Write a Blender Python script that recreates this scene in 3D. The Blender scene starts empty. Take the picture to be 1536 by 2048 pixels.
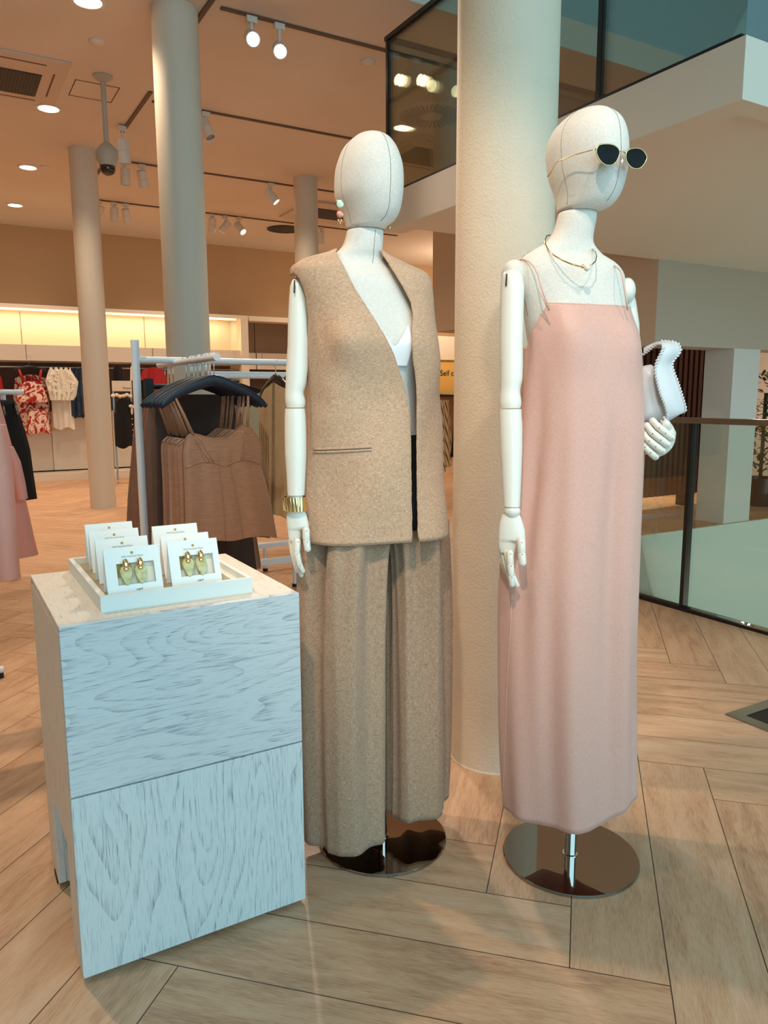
import bpy, bmesh, math, random
import numpy as np
from mathutils import Vector, Matrix
random.seed(7)
S = bpy.context.scene
PI = math.pi
# ------------------------------------------------------------ camera
F_PX = 1520.0
CAM_H = 1.18
def _n(v):
    v = np.array(v, float); return v/np.linalg.norm(v)
_up = -_n([805-768, -(11000-1024), -F_PX])
_X = _n([3400-768, -(787-1024), -F_PX]); _X = _n(_X-_up*(_X@_up)); _Y = np.cross(_up, _X)
ROT = np.array([_X, _Y, _up])
cam_data = bpy.data.cameras.new('camera'); cam = bpy.data.objects.new('camera', cam_data)
S.collection.objects.link(cam)
cam_data.sensor_fit = 'HORIZONTAL'; cam_data.sensor_width = 36.0
cam_data.lens = F_PX/1536*36.0
cam_data.clip_start = 0.05; cam_data.clip_end = 100
M = Matrix([list(ROT[0])+[0], list(ROT[1])+[0], list(ROT[2])+[CAM_H], [0, 0, 0, 1]])
cam.matrix_world = M
S.camera = cam
S.view_settings.view_transform = 'Standard'; S.view_settings.look = 'None'
S.view_settings.gamma = 1; S.view_settings.use_curve_mapping = False
S.view_settings.exposure = 0.15
# ------------------------------------------------------------ world and lights
w = bpy.data.worlds.new('world'); S.world = w; w.use_nodes = True
bg = w.node_tree.nodes['Background']; bg.inputs[0].default_value = (0.55, 0.80, 0.95, 1); bg.inputs[1].default_value = 0.35
def lin(c):
    return tuple(((v/255)/12.92 if v/255 <= .04045 else ((v/255+.055)/1.055)**2.4) for v in c)
WARM = (1.0, 0.78, 0.56); WHITE = (1.0, 0.84, 0.70); DAY = (0.45, 0.83, 1.0)
def lamp(kind, name, loc, power, col, target=None, size=.1, sizey=None, ang=60, blend=.4):
    d = bpy.data.lights.new(name, kind); d.energy = power; d.color = col
    if kind == 'AREA':
        d.size = size
        if sizey: d.shape = 'RECTANGLE'; d.size_y = sizey
    else: d.shadow_soft_size = size
    if kind == 'SPOT': d.spot_size = math.radians(ang); d.spot_blend = blend
    o = bpy.data.objects.new(name, d); S.collection.objects.link(o); o.location = loc
    if target is not None:
        o.rotation_euler = (Vector(target)-Vector(loc)).to_track_quat('-Z', 'Y').to_euler()
    return o
# daylight through the tall shop window behind the photographer
lamp('AREA', 'window_daylight', (1.5, -3.2, 2.3), 240, DAY, (1.7, 2, 1.5), 8.0, 4.0)
# spotlights on the tracks above the display
lamp('SPOT', 'display_spot_light', (-0.9, -0.7, 4.3), 320, WHITE, (0.95, 1.64, 1.38), .07, ang=25, blend=.6)
lamp('SPOT', 'display_spot_light', (0.3, -1.4, 4.5), 200, WHITE, (1.38, 1.34, 1.30), .07, ang=23, blend=.7)
lamp('SPOT', 'display_spot_light', (1.97, 5.0, 3.42), 110, WHITE, (0.7, 1.9, 0.6), .05, ang=56)
lamp('SPOT', 'display_spot_light', (2.14, 5.0, 3.42), 110, WHITE, (1.5, 1.4, 0.4), .05, ang=56)
lamp('SPOT', 'display_spot_light', (-0.3, 3.2, 3.9), 170, WARM, (0.7, 2.3, 0.7), .06, ang=60)
lamp('SPOT', 'display_spot_light', (-1.4, 1.8, 4.2), 70, WARM, (1.3, 1.4, 0.2), .08, ang=60)
lamp('POINT', 'void_fill_light', (6.6, 1.2, -1.0), 46, (1, .93, .82), None, .15)  # unseen fill light, added to brighten the dark void walls
# general lamps of the shop floor
for gx in (-1.2, 1.05, 3.2, 5.4):
    for gy in (5.45, 7.5, 9.45, 11.2):
        lamp('SPOT', 'downlight_beam', (gx, gy, 3.6), 76, WARM, (gx, gy, 0), .06, ang=125, blend=.8)
# ------------------------------------------------------------ pixel -> place helpers (1536 x 2048 frame)
def ray(x, y): return ROT@np.array([x-768, -(y-1024), -F_PX])
def on_z(x, y, z):
    r = ray(x, y); t = (z-CAM_H)/r[2]; return np.array([0, 0, CAM_H])+t*r
def on_y(x, y, Y):
    r = ray(x, y); t = Y/r[1]; return np.array([0, 0, CAM_H])+t*r
def on_x(x, y, X):
    r = ray(x, y); t = X/r[0]; return np.array([0, 0, CAM_H])+t*r
def px_of(p):
    c = ROT.T@(np.array(p, float)-[0, 0, CAM_H]); return 768-F_PX*c[0]/c[2], 1024+F_PX*c[1]/c[2]
# ------------------------------------------------------------ materials
MATS = {}
def node(nt, t, **kw):
    n = nt.nodes.new(t)
    for k, v in kw.items(): setattr(n, k, v)
    return n
def mat(name, rgb, rough=.6, metal=0, bump=0, bscale=200, var=0, vscale=8, spec=.5, sheen=0, emit=0, ecol=None, alpha=None, stretch=None, coat=0, vcol=None):
    m = bpy.data.materials.new(name); m.use_nodes = True; nt = m.node_tree
    b = nt.nodes['Principled BSDF']; c = lin(rgb)
    b.inputs['Base Color'].default_value = (*c, 1); b.inputs['Roughness'].default_value = rough
    b.inputs['Metallic'].default_value = metal; b.inputs['Specular IOR Level'].default_value = spec
    b.inputs['Coat Weight'].default_value = coat
    if sheen: b.inputs['Sheen Weight'].default_value = sheen
    if emit:
        b.inputs['Emission Color'].default_value = (*lin(ecol or rgb), 1); b.inputs['Emission Strength'].default_value = emit
    tc = node(nt, 'ShaderNodeTexCoord')
    src = tc.outputs['Object']
    if stretch:
        mp = node(nt, 'ShaderNodeMapping'); mp.inputs['Scale'].default_value = stretch
        nt.links.new(src, mp.inputs[0]); src = mp.outputs[0]
    if var:
        n = node(nt, 'ShaderNodeTexNoise'); n.inputs['Scale'].default_value = vscale; n.inputs['Detail'].default_value = 5
        nt.links.new(src, n.inputs['Vector'])
        mx = node(nt, 'ShaderNodeMix', data_type='RGBA'); mx.inputs['Factor'].default_value = 0
        c2 = lin(vcol) if vcol else tuple(v*(1-var) for v in c)
        c1 = c if vcol else tuple(min(1, v*(1+var*.6)) for v in c)
        mx.inputs['A'].default_value = (*c1, 1); mx.inputs['B'].default_value = (*c2, 1)
        rp = node(nt, 'ShaderNodeMapRange'); rp.inputs['From Min'].default_value = .3; rp.inputs['From Max'].default_value = .7
        nt.links.new(n.outputs['Fac'], rp.inputs['Value']); nt.links.new(rp.outputs[0], mx.inputs['Factor'])
        nt.links.new(mx.outputs['Result'], b.inputs['Base Color'])
    if bump:
        n2 = node(nt, 'ShaderNodeTexNoise'); n2.inputs['Scale'].default_value = bscale; n2.inputs['Detail'].default_value = 3
        nt.links.new(src, n2.inputs['Vector'])
        bp = node(nt, 'ShaderNodeBump'); bp.inputs['Strength'].default_value = bump; bp.inputs['Distance'].default_value = .002
        nt.links.new(n2.outputs['Fac'], bp.inputs['Height']); nt.links.new(bp.outputs[0], b.inputs['Normal'])
    MATS[name] = m
    return m
def weave(name, rgb, rgb2, scale=900, rough=.85, bump=.35, sheen=.1, mixw=.5):
    """plain weave cloth: warp and weft threads from two wave textures"""
    m = mat(name, rgb, rough=rough, sheen=sheen, spec=.25); nt = m.node_tree; b = nt.nodes['Principled BSDF']
    tc = node(nt, 'ShaderNodeTexCoord')
    hs = []
    for sc in ((scale*.12, scale*.12, scale*1.0), (scale*1.0, scale*1.0, scale*.10)):
        mp = node(nt, 'ShaderNodeMapping'); mp.inputs['Scale'].default_value = sc
        n = node(nt, 'ShaderNodeTexNoise'); n.inputs['Scale'].default_value = 1.0; n.inputs['Detail'].default_value = 2
        nt.links.new(tc.outputs['Object'], mp.inputs[0]); nt.links.new(mp.outputs[0], n.inputs['Vector']); hs.append(n)
    ad = node(nt, 'ShaderNodeMath', operation='ADD')
    nt.links.new(hs[0].outputs['Fac'], ad.inputs[0]); nt.links.new(hs[1].outputs['Fac'], ad.inputs[1])
    mr = node(nt, 'ShaderNodeMapRange'); mr.inputs['From Min'].default_value = .75; mr.inputs['From Max'].default_value = 1.25
    nt.links.new(ad.outputs[0], mr.inputs['Value'])
    mx = node(nt, 'ShaderNodeMix', data_type='RGBA')
    mx.inputs['A'].default_value = (*lin(rgb), 1); mx.inputs['B'].default_value = (*lin(rgb2), 1)
    nt.links.new(mr.outputs[0], mx.inputs['Factor']); nt.links.new(mx.outputs['Result'], b.inputs['Base Color'])
    bp = node(nt, 'ShaderNodeBump'); bp.inputs['Strength'].default_value = bump; bp.inputs['Distance'].default_value = .0006
    nt.links.new(mr.outputs[0], bp.inputs['Height']); nt.links.new(bp.outputs[0], b.inputs['Normal'])
    return m
def washed_oak(name, base, grain, along, scale=1.0, ring=.15):
    """white-washed oak veneer: dark pores drawn out along the grain axis, cathedral rings from a distorted wave"""
    m = mat(name, base, rough=.5, spec=.35); nt = m.node_tree; b = nt.nodes['Principled BSDF']
    tc = node(nt, 'ShaderNodeTexCoord')
    mp = node(nt, 'ShaderNodeMapping')
    sc = {'x': (20, 60, 820), 'z': (820, 60, 20), 'y': (820, 20, 60)}[along]
    mp.inputs['Scale'].default_value = tuple(v*scale for v in sc)
    n = node(nt, 'ShaderNodeTexNoise'); n.inputs['Scale'].default_value = 1; n.inputs['Detail'].default_value = 4
    nt.links.new(tc.outputs['Object'], mp.inputs[0]); nt.links.new(mp.outputs[0], n.inputs['Vector'])
    # rings
    mp2 = node(nt, 'ShaderNodeMapping')
    mp2.inputs['Scale'].default_value = {'x': (.9, 3, 6), 'z': (6, 3, .9), 'y': (6, .9, 3)}[along]
    n3 = node(nt, 'ShaderNodeTexNoise'); n3.inputs['Scale'].default_value = 1.0; n3.inputs['Detail'].default_value = 1.5
    nt.links.new(tc.outputs['Object'], mp2.inputs[0]); nt.links.new(mp2.outputs[0], n3.inputs['Vector'])
    mu = node(nt, 'ShaderNodeMath', operation='MULTIPLY'); mu.inputs[1].default_value = 34
    fr = node(nt, 'ShaderNodeMath', operation='FRACT')
    nt.links.new(n3.outputs['Fac'], mu.inputs[0]); nt.links.new(mu.outputs[0], fr.inputs[0])
    pw = node(nt, 'ShaderNodeMath', operation='POWER'); pw.inputs[1].default_value = 3.0
    nt.links.new(fr.outputs[0], pw.inputs[0])
    ad = node(nt, 'ShaderNodeMath', operation='MULTIPLY_ADD'); ad.inputs[1].default_value = ring
    nt.links.new(pw.outputs[0], ad.inputs[0]); nt.links.new(n.outputs['Fac'], ad.inputs[2])
    mr = node(nt, 'ShaderNodeMapRange'); mr.inputs['From Min'].default_value = .585; mr.inputs['From Max'].default_value = .76
    nt.links.new(ad.outputs[0], mr.inputs['Value'])
    mx = node(nt, 'ShaderNodeMix', data_type='RGBA')
    mx.inputs['A'].default_value = (*lin(base), 1); mx.inputs['B'].default_value = (*lin(grain), 1)
    nt.links.new(mr.outputs[0], mx.inputs['Factor']); nt.links.new(mx.outputs['Result'], b.inputs['Base Color'])
    bp = node(nt, 'ShaderNodeBump'); bp.inputs['Strength'].default_value = .4; bp.inputs['Distance'].default_value = .0006; bp.invert = True
    nt.links.new(mr.outputs[0], bp.inputs['Height']); nt.links.new(bp.outputs[0], b.inputs['Normal'])
    return m
def floor_mat():
    """herringbone planks 0.1985 x 1.191 m at 45 degrees, one tone and one grain per plank"""
    m = mat('floor_planks', (190, 150, 118), rough=.42, spec=.4); nt = m.node_tree; b = nt.nodes['Principled BSDF']
    L = nt.links
    tc = node(nt, 'ShaderNodeTexCoord'); sp = node(nt, 'ShaderNodeSeparateXYZ'); L.new(tc.outputs['Object'], sp.inputs[0])
    def mth(op, a, b_=None, c=None):
        n = node(nt, 'ShaderNodeMath', operation=op)
        for i, v in enumerate((a, b_, c)):
            if v is None: continue
            if isinstance(v, (int, float)): n.inputs[i].default_value = v
            else: L.new(v, n.inputs[i])
        return n.outputs[0]
    W = .1985; r2 = 1/math.sqrt(2)/W
    x, y = sp.outputs[0], sp.outputs[1]
    p = mth('SUBTRACT', mth('MULTIPLY', mth('ADD', x, y), r2), 1.474/W)
    q = mth('ADD', mth('MULTIPLY', mth('SUBTRACT', y, x), r2), .2075/W)
    i = mth('FLOOR', p); j = mth('FLOOR', q)
    t = mth('FLOORED_MODULO', mth('SUBTRACT', i, j), 12)
    isP = mth('LESS_THAN', t, 5.5)
    def mixf(a, b2): # isP ? a : b2
        return mth('ADD', mth('MULTIPLY', isP, a), mth('MULTIPLY', mth('SUBTRACT', 1, isP), b2))
    uP = mth('SUBTRACT', p, j); uQ = mth('ADD', mth('SUBTRACT', q, i), 11)
    lenP = mth('FLOORED_MODULO', uP, 12); lenQ = mth('FLOORED_MODULO', uQ, 12)
    idP = mth('ADD', mth('MULTIPLY', j, 3.71), mth('MULTIPLY', mth('FLOOR', mth('DIVIDE', uP, 12)), 17.3))
    idQ = mth('ADD', mth('MULTIPLY', i, 5.13), mth('ADD', mth('MULTIPLY', mth('FLOOR', mth('DIVIDE', uQ, 12)), 11.9), 101.7))
    ident = mixf(idP, idQ); ln = mixf(lenP, lenQ)
    ac = mixf(mth('FRACT', q), mth('FRACT', p))
    d1 = mth('MINIMUM', ac, mth('SUBTRACT', 1, ac)); d2 = mth('MINIMUM', ln, mth('SUBTRACT', 6, ln))
    d = mth('MINIMUM', d1, d2)
    gap = mth('LESS_THAN', d, .0062)
    wn = node(nt, 'ShaderNodeTexWhiteNoise', noise_dimensions='1D'); L.new(ident, wn.inputs['W'])
    cb = node(nt, 'ShaderNodeCombineXYZ')
    L.new(mth('MULTIPLY', ln, .55), cb.inputs[0]); L.new(mth('MULTIPLY', ac, 3.2), cb.inputs[1]); L.new(mth('MULTIPLY', ident, 1.37), cb.inputs[2])
    n1 = node(nt, 'ShaderNodeTexNoise'); n1.inputs['Scale'].default_value = 1.3; n1.inputs['Detail'].default_value = 6; n1.inputs['Distortion'].default_value = .8
    L.new(cb.outputs[0], n1.inputs['Vector'])
    cb2 = node(nt, 'ShaderNodeCombineXYZ')
    L.new(mth('MULTIPLY', ln, 7), cb2.inputs[0]); L.new(mth('MULTIPLY', ac, 90), cb2.inputs[1]); L.new(ident, cb2.inputs[2])
    n2 = node(nt, 'ShaderNodeTexNoise'); n2.inputs['Scale'].default_value = 1.0; n2.inputs['Detail'].default_value = 4
    L.new(cb2.outputs[0], n2.inputs['Vector'])
    f = mth('ADD', mth('MULTIPLY', n1.outputs['Fac'], .70), mth('ADD', mth('MULTIPLY', n2.outputs['Fac'], .57), mth('MULTIPLY', wn.outputs['Value'], .14)))
    cr = node(nt, 'ShaderNodeValToRGB'); e = cr.color_ramp.elements
    e[0].position = .42; e[0].color = (*lin((162, 120, 90)), 1); e[1].position = 1.0; e[1].color = (*lin((224, 188, 156)), 1)
    k = cr.color_ramp.elements.new(.68); k.color = (*lin((204, 160, 125)), 1)
    L.new(f, cr.inputs[0])
    mx = node(nt, 'ShaderNodeMix', data_type='RGBA'); mx.inputs['B'].default_value = (*lin((70, 52, 40)), 1)
    L.new(gap, mx.inputs['Factor']); L.new(cr.outputs[0], mx.inputs['A']); L.new(mx.outputs['Result'], b.inputs['Base Color'])
    bp = node(nt, 'ShaderNodeBump'); bp.inputs['Strength'].default_value = .25; bp.inputs['Distance'].default_value = .001
    L.new(n2.outputs['Fac'], bp.inputs['Height']); L.new(bp.outputs[0], b.inputs['Normal'])
    return m
def glass_mat(name, tint, refl=.10, mix=1.0):
    m = bpy.data.materials.new(name); m.use_nodes = True; nt = m.node_tree; nt.nodes.clear()
    out = node(nt, 'ShaderNodeOutputMaterial'); tr = node(nt, 'ShaderNodeBsdfTransparent'); gl = node(nt, 'ShaderNodeBsdfGlossy')
    tr.inputs[0].default_value = (*tint, 1); gl.inputs['Roughness'].default_value = 0.0
    fr = node(nt, 'ShaderNodeFresnel'); fr.inputs[0].default_value = 1.5
    ad = node(nt, 'ShaderNodeMath', operation='MULTIPLY_ADD'); ad.inputs[1].default_value = mix; ad.inputs[2].default_value = refl
    mx = node(nt, 'ShaderNodeMixShader')
    nt.links.new(fr.outputs[0], ad.inputs[0]); nt.links.new(ad.outputs[0], mx.inputs[0]); nt.links.new(tr.outputs[0], mx.inputs[1]); nt.links.new(gl.outputs[0], mx.inputs[2])
    nt.links.new(mx.outputs[0], out.inputs[0]); MATS[name] = m
    return m
floor_mat()
mat('ceiling_paint', (218, 204, 190), .9, var=.03, vscale=1.5)
mat('bulkhead_paint', (196, 180, 160), .75)
mat('landing_paint', (234, 218, 198), .75, bump=.2, bscale=60)
mat('upper_paint', (170, 190, 192), .9)
mat('tan_paint', (196, 162, 124), .85, var=.03, vscale=2)
mat('white_paint', (226, 220, 210), .75, bump=.2, bscale=60)
mat('mint_paint', (224, 230, 216), .7)
mat('column_plaster', (216, 200, 176), .75, bump=.9, bscale=130, var=.03, vscale=14)
mat('column_paint', (212, 200, 182), .7, bump=.2, bscale=130)
mat('cream_panel', (240, 226, 200), .55)
mat('panel_white', (238, 226, 208), .5)
mat('brown_panel', (140, 118, 92), .6)
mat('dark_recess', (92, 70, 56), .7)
mat('white_metal', (232, 234, 236), .35, spec=.5)
mat('track_brown', (96, 74, 60), .6)
mat('spot_white', (222, 216, 206), .4)
mat('lamp_glow', (255, 244, 220), .5, emit=14, ecol=(255, 236, 200))
mat('lamp_soft', (255, 244, 220), .5, emit=3.0, ecol=(255, 236, 205))
mat('strip_glow', (255, 220, 150), .5, emit=4, ecol=(255, 216, 150))
mat('warm_glow', (255, 200, 120), .5, emit=3, ecol=(255, 206, 130))
mat('vent_dark', (34, 26, 30), .6)
mat('vent_white', (205, 186, 170), .6)
mat('camera_grey', (178, 172, 160), .4); mat('dome_black', (18, 18, 24), .08, spec=.8, coat=.5)
mat('chrome', (235, 238, 240), .07, metal=1); mat('mirror_steel', (168, 158, 148), .03, metal=1)
mat('brushed_steel', (150, 152, 150), .3, metal=1)
mat('gold', (242, 206, 150), .14, metal=1); mat('gold_wire', (226, 190, 130), .2, metal=1)
weave('linen_skin', (228, 222, 212), (206, 200, 190), 1100, rough=.8, bump=.25, sheen=.05)
mat('seam_thread', (120, 112, 104), .8)
mat('wood_white', (232, 226, 212), .3, spec=.5, coat=.15); mat('joint_dark', (40, 32, 30), .7)
weave('vest_cloth', (218, 182, 150), (170, 134, 106), 1050, bump=.6)
weave('trouser_cloth_dim', (194, 162, 134), (144, 116, 92), 1050, bump=.6)  # same fabric as the vest, colours lowered for the spotlight falling off below
mat('lining', (70, 52, 40), .6)
weave('satin_pink', (220, 174, 158), (207, 158, 143), 1300, rough=.42, bump=.12, sheen=.2)
mat('bra_white', (240, 240, 240), .5, bump=.1, bscale=300)
mat('black_cloth', (16, 15, 17), .85); mat('black_rubber', (12, 12, 12), .6); mat('black_metal', (16, 18, 18), .35)
mat('lens_black', (5, 5, 8), .3, spec=.12); mat('bag_white', (212, 212, 212), .38, bump=.15, bscale=80)
mat('hanger_navy', (12, 28, 46), .38, spec=.5)  # navy pushed bluer to carry the light reflected on the hangers
mat('cami_brown', (160, 116, 86), .42, bump=.55, bscale=60, var=.12, vscale=30, stretch=(1, 1, 5), sheen=.2)
mat('skirt_brown', (146, 106, 82), .6, bump=.3, bscale=60, var=.1, vscale=20)
mat('blazer_beige', (188, 160, 122), .8, var=.06, vscale=40)
mat('pink_cloth', (226, 158, 140), .65, var=.04, vscale=10)
mat('card_white', (246, 243, 236), .6); mat('card_print', (128, 140, 140), .7); mat('logo_ink', (24, 44, 40), .6)
mat('stone_green', (216, 208, 150), .3, var=.25, vscale=90, vcol=(182, 166, 98))
mat('box_inner', (190, 150, 80), .5); mat('tray_cream', (240, 232, 214), .5); mat('tray_white', (226, 228, 222), .5)
mat('ridge_tan', (196, 180, 152), .7)  # darker tan of the raised ribs in the tray insert
washed_oak('oak_across', (206, 208, 208), (140, 144, 150), 'x')
washed_oak('oak_upright', (210, 214, 212), (140, 144, 148), 'z')
washed_oak('oak_side', (226, 216, 206), (196, 182, 170), 'z', ring=.05)
washed_oak('oak_top', (228, 216, 202), (168, 150, 134), 'y', ring=.06)
mat('slat_wood', (96, 46, 26), .55, var=.2, vscale=6, stretch=(6, 6, .5))
mat('denim', (56, 74, 98), .85, var=.25, vscale=18); mat('skirt_shaded', (66, 50, 44), .75, bump=.3, bscale=60)  # second skirt colour: shade behind the camisoles painted in as a darker brown
mat('cream_cloth', (252, 244, 228), .8, var=.06, vscale=14)
mat('red_cloth', (170, 24, 28), .7); mat('red_print', (246, 220, 200), .7, var=1, vscale=9, vcol=(176, 16, 22))
mat('stripe_cloth', (236, 222, 184), .8); mat('sign_yellow', (240, 196, 110), .5); mat('pearl', (238, 226, 206), .2, coat=.5)
mat('mint_stone', (196, 222, 200), .25, coat=.4); mat('coral_stone', (240, 140, 130), .25, coat=.4)
mat('leaf_dark', (60, 62, 30), .6); mat('flower_yellow', (230, 170, 40), .6)
glass_mat('glass_green', (.90, .96, .92), .02, .7); glass_mat('glass_upper', (.90, .92, .84), .03, .7)
# lamps inside a stripe cloth texture: diagonal stripes
for n_ in MATS['red_print'].node_tree.nodes:
    if n_.type == 'MAP_RANGE': n_.inputs['From Min'].default_value = .47; n_.inputs['From Max'].default_value = .53
    if n_.type == 'TEX_NOISE': n_.inputs['Distortion'].default_value = 2.5
def stripes(m, c1, c2, rot, sc):
    nt = m.node_tree; b = nt.nodes['Principled BSDF']; tc = node(nt, 'ShaderNodeTexCoord'); mp = node(nt, 'ShaderNodeMapping')
    mp.inputs['Rotation'].default_value = rot; wv = node(nt, 'ShaderNodeTexWave'); wv.inputs['Scale'].default_value = sc
    nt.links.new(tc.outputs['Object'], mp.inputs[0]); nt.links.new(mp.outputs[0], wv.inputs['Vector'])
    cr = node(nt, 'ShaderNodeValToRGB'); cr.color_ramp.elements[0].position = .2; cr.color_ramp.elements[1].position = .35
    cr.color_ramp.elements[0].color = (*lin(c2), 1); cr.color_ramp.elements[1].color = (*lin(c1), 1)
    nt.links.new(wv.outputs['Fac'], cr.inputs[0]); nt.links.new(cr.outputs[0], b.inputs['Base Color'])
stripes(MATS['stripe_cloth'], (236, 222, 184), (110, 96, 60), (0, .35, 0), 6)
# ------------------------------------------------------------ mesh helpers
def link(o, parent=None):
    S.collection.objects.link(o)
    if parent is not None: o.parent = parent
    return o
def mesh_obj(name, verts, faces, m, parent=None, smooth=True, auto=None):
    me = bpy.data.meshes.new(name); me.from_pydata([tuple(map(float, v)) for v in verts], [], faces); me.update()
    if smooth:
        me.polygons.foreach_set('use_smooth', [True]*len(me.polygons))
    me.materials.append(MATS[m])
    o = link(bpy.data.objects.new(name, me), parent)
    if parent is not None:  # geometry is given in world coordinates: keep it there
        o.matrix_parent_inverse = Matrix.Translation(-Vector(parent.location))
    if auto:
        with_sharp(me, auto)
    return o
def with_sharp(me, deg):
    bm = bmesh.new(); bm.from_mesh(me)
    for e in bm.edges:
        if len(e.link_faces) == 2 and e.calc_face_angle(0) > math.radians(deg): e.smooth = False
    bm.to_mesh(me); bm.free()
class MB:
    def __init__(s): s.v = []; s.f = []
    def add(s, v, f):
        k = len(s.v); s.v += [tuple(map(float, p)) for p in v]; s.f += [tuple(i+k for i in q) for q in f]; return s
    def box(s, x0, x1, y0, y1, z0, z1):
        v = [(x, y, z) for x in (x0, x1) for y in (y0, y1) for z in (z0, z1)]
        return s.add(v, [(0, 1, 3, 2), (4, 6, 7, 5), (0, 4, 5, 1), (2, 3, 7, 6), (0, 2, 6, 4), (1, 5, 7, 3)])
    def prism(s, poly, axis, a, b):
        """poly in the two other axes, extruded along axis from a to b"""
        def P(u, w_, t): return {'x': (t, u, w_), 'y': (u, t, w_), 'z': (u, w_, t)}[axis]
        n = len(poly); v = [P(*p, a) for p in poly]+[P(*p, b) for p in poly]
        f = [tuple(range(n))[::-1], tuple(range(n, 2*n))]+[(i, (i+1) % n, n+(i+1) % n, n+i) for i in range(n)]
        return s.add(v, f)
    def tube(s, pts, r, n=12, cap=True, flat=1.0, upv=None, closed=False):
        pts = [np.array(p, float) for p in pts]; N = len(pts)
        rs = r if isinstance(r, (list, tuple)) else [r]*N
        prev = None; rings = []
        for i in range(N):
            a = pts[(i-1) % N] if (closed or i > 0) else pts[i]; c = pts[(i+1) % N] if (closed or i < N-1) else pts[i]
            t = _n(c-a)
            if upv is not None: nn = np.array(upv, float)
            elif prev is not None: nn = prev
            else: nn = np.array([0, 0, 1.]) if abs(t[2]) < .9 else np.array([1., 0, 0])
            nn = _n(nn-t*(nn@t)); prev = nn; bb = np.cross(t, nn)
            rings.append([pts[i]+rs[i]*(math.cos(2*PI*k/n)*nn*flat+math.sin(2*PI*k/n)*bb) for k in range(n)])
        k0 = [p for rg in rings for p in rg]; f = []
        M_ = N if closed else N-1
        for i in range(M_):
            for k in range(n):
                f.append((i*n+k, i*n+(k+1) % n, ((i+1) % N)*n+(k+1) % n, ((i+1) % N)*n+k))
        if cap and not closed:
            f.append(tuple(range(n))[::-1]); f.append(tuple((N-1)*n+k for k in range(n)))
        return s.add(k0, f)
    def lathe(s, c, prof, n=32, ax=None):
        """prof: (r, h) along +z (or axis ax) from c"""
        c = np.array(c, float); a = _n(ax) if ax is not None else np.array([0, 0, 1.])
        u = np.array([1., 0, 0]) if abs(a[0]) < .9 else np.array([0, 1., 0]); u = _n(u-a*(u@a)); v_ = np.cross(a, u)
        vv = []
        for r, h in prof:
            for k in range(n): vv.append(c+a*h+r*(math.cos(2*PI*k/n)*u+math.sin(2*PI*k/n)*v_))
        f = []
        for i in range(len(prof)-1):
            for k in range(n): f.append((i*n+k, i*n+(k+1) % n, (i+1)*n+(k+1) % n, (i+1)*n+k))
        f.append(tuple(range(n))[::-1]); f.append(tuple((len(prof)-1)*n+k for k in range(n)))
        return s.add(vv, f)
    def ell(s, c, rx, ry, rz, n=16, m_=10, axes=None):
        c = np.array(c, float); A = axes if axes is not None else np.eye(3); A = [np.array(a, float) for a in A]
        vv = [c+A[2]*rz]; f = []
        for i in range(1, m_):
            t = PI*i/m_
            for k in range(n):
                p = 2*PI*k/n
                vv.append(c+A[0]*rx*math.sin(t)*math.cos(p)+A[1]*ry*math.sin(t)*math.sin(p)+A[2]*rz*math.cos(t))
        vv.append(c-A[2]*rz)
        for k in range(n): f.append((0, 1+k, 1+(k+1) % n))
        for i in range(m_-2):
            for k in range(n): f.append((1+i*n+k, 1+(i+1)*n+k, 1+(i+1)*n+(k+1) % n, 1+i*n+(k+1) % n))
        b0 = 1+(m_-2)*n
        for k in range(n): f.append((b0+k, len(vv)-1, b0+(k+1) % n))
        return s.add(vv, f)
    def grid(s, P, closeu=False, cap0=False, cap1=False):
        """P[i][j] points; rows i, columns j"""
        R_, C_ = len(P), len(P[0]); vv = [p for row in P for p in row]; f = []
        for i in range(R_-1):
            for j in range(C_ if closeu else C_-1):
                f.append((i*C_+j, i*C_+(j+1) % C_, (i+1)*C_+(j+1) % C_, (i+1)*C_+j))
        if cap0: f.append(tuple(range(C_))[::-1])
        if cap1: f.append(tuple((R_-1)*C_+j for j in range(C_)))
        return s.add(vv, f)
    def build(s, name, m, parent=None, smooth=False, sharp=None):
        me_o = mesh_obj(name, s.v, s.f, m, parent, smooth or bool(sharp))
        bm = bmesh.new(); bm.from_mesh(me_o.data); bmesh.ops.recalc_face_normals(bm, faces=bm.faces); bm.to_mesh(me_o.data); bm.free()
        if sharp: with_sharp(me_o.data, sharp)
        return me_o
def tag(o, label, cat, group=None, kind=None):
    if label: o['label'] = label
    if cat: o['category'] = cat
    if group: o['group'] = group
    if kind: o['kind'] = kind
    return o
def thing(name, label, cat, loc=(0, 0, 0), group=None):
    o = link(bpy.data.objects.new(name, None)); o.location = [float(v) for v in loc]; o.empty_display_size = .1
    return tag(o, label, cat, group)
def struct(o): o['kind'] = 'structure'; return o
def bevel(o, wd=.003, seg=2):
    b = o.modifiers.new('bevel', 'BEVEL'); b.width = wd; b.segments = seg; b.limit_method = 'ANGLE'; return o
def solid(o, t, off=0):
    b = o.modifiers.new('thickness', 'SOLIDIFY'); b.thickness = t; b.offset = off; return o
def subsurf(o, n=1):
    b = o.modifiers.new('subdivision', 'SUBSURF'); b.levels = n; b.render_levels = n; return o
def copy_thing(o, delta, label, group=None):
    c = o.copy(); link(c); c.location = Vector(o.location)+Vector(delta); tag(c, label, None, group)
    for ch in list(o.children):
        k = ch.copy(); link(k); k.parent = c; k.matrix_parent_inverse = ch.matrix_parent_inverse.copy()
        for g in list(ch.children):
            q = g.copy(); link(q); q.parent = k; q.matrix_parent_inverse = g.matrix_parent_inverse.copy()
    return c
def sub_parent(o, p):
    """o lives in world coordinates under part p"""
    o.parent = p
    return o
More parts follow.
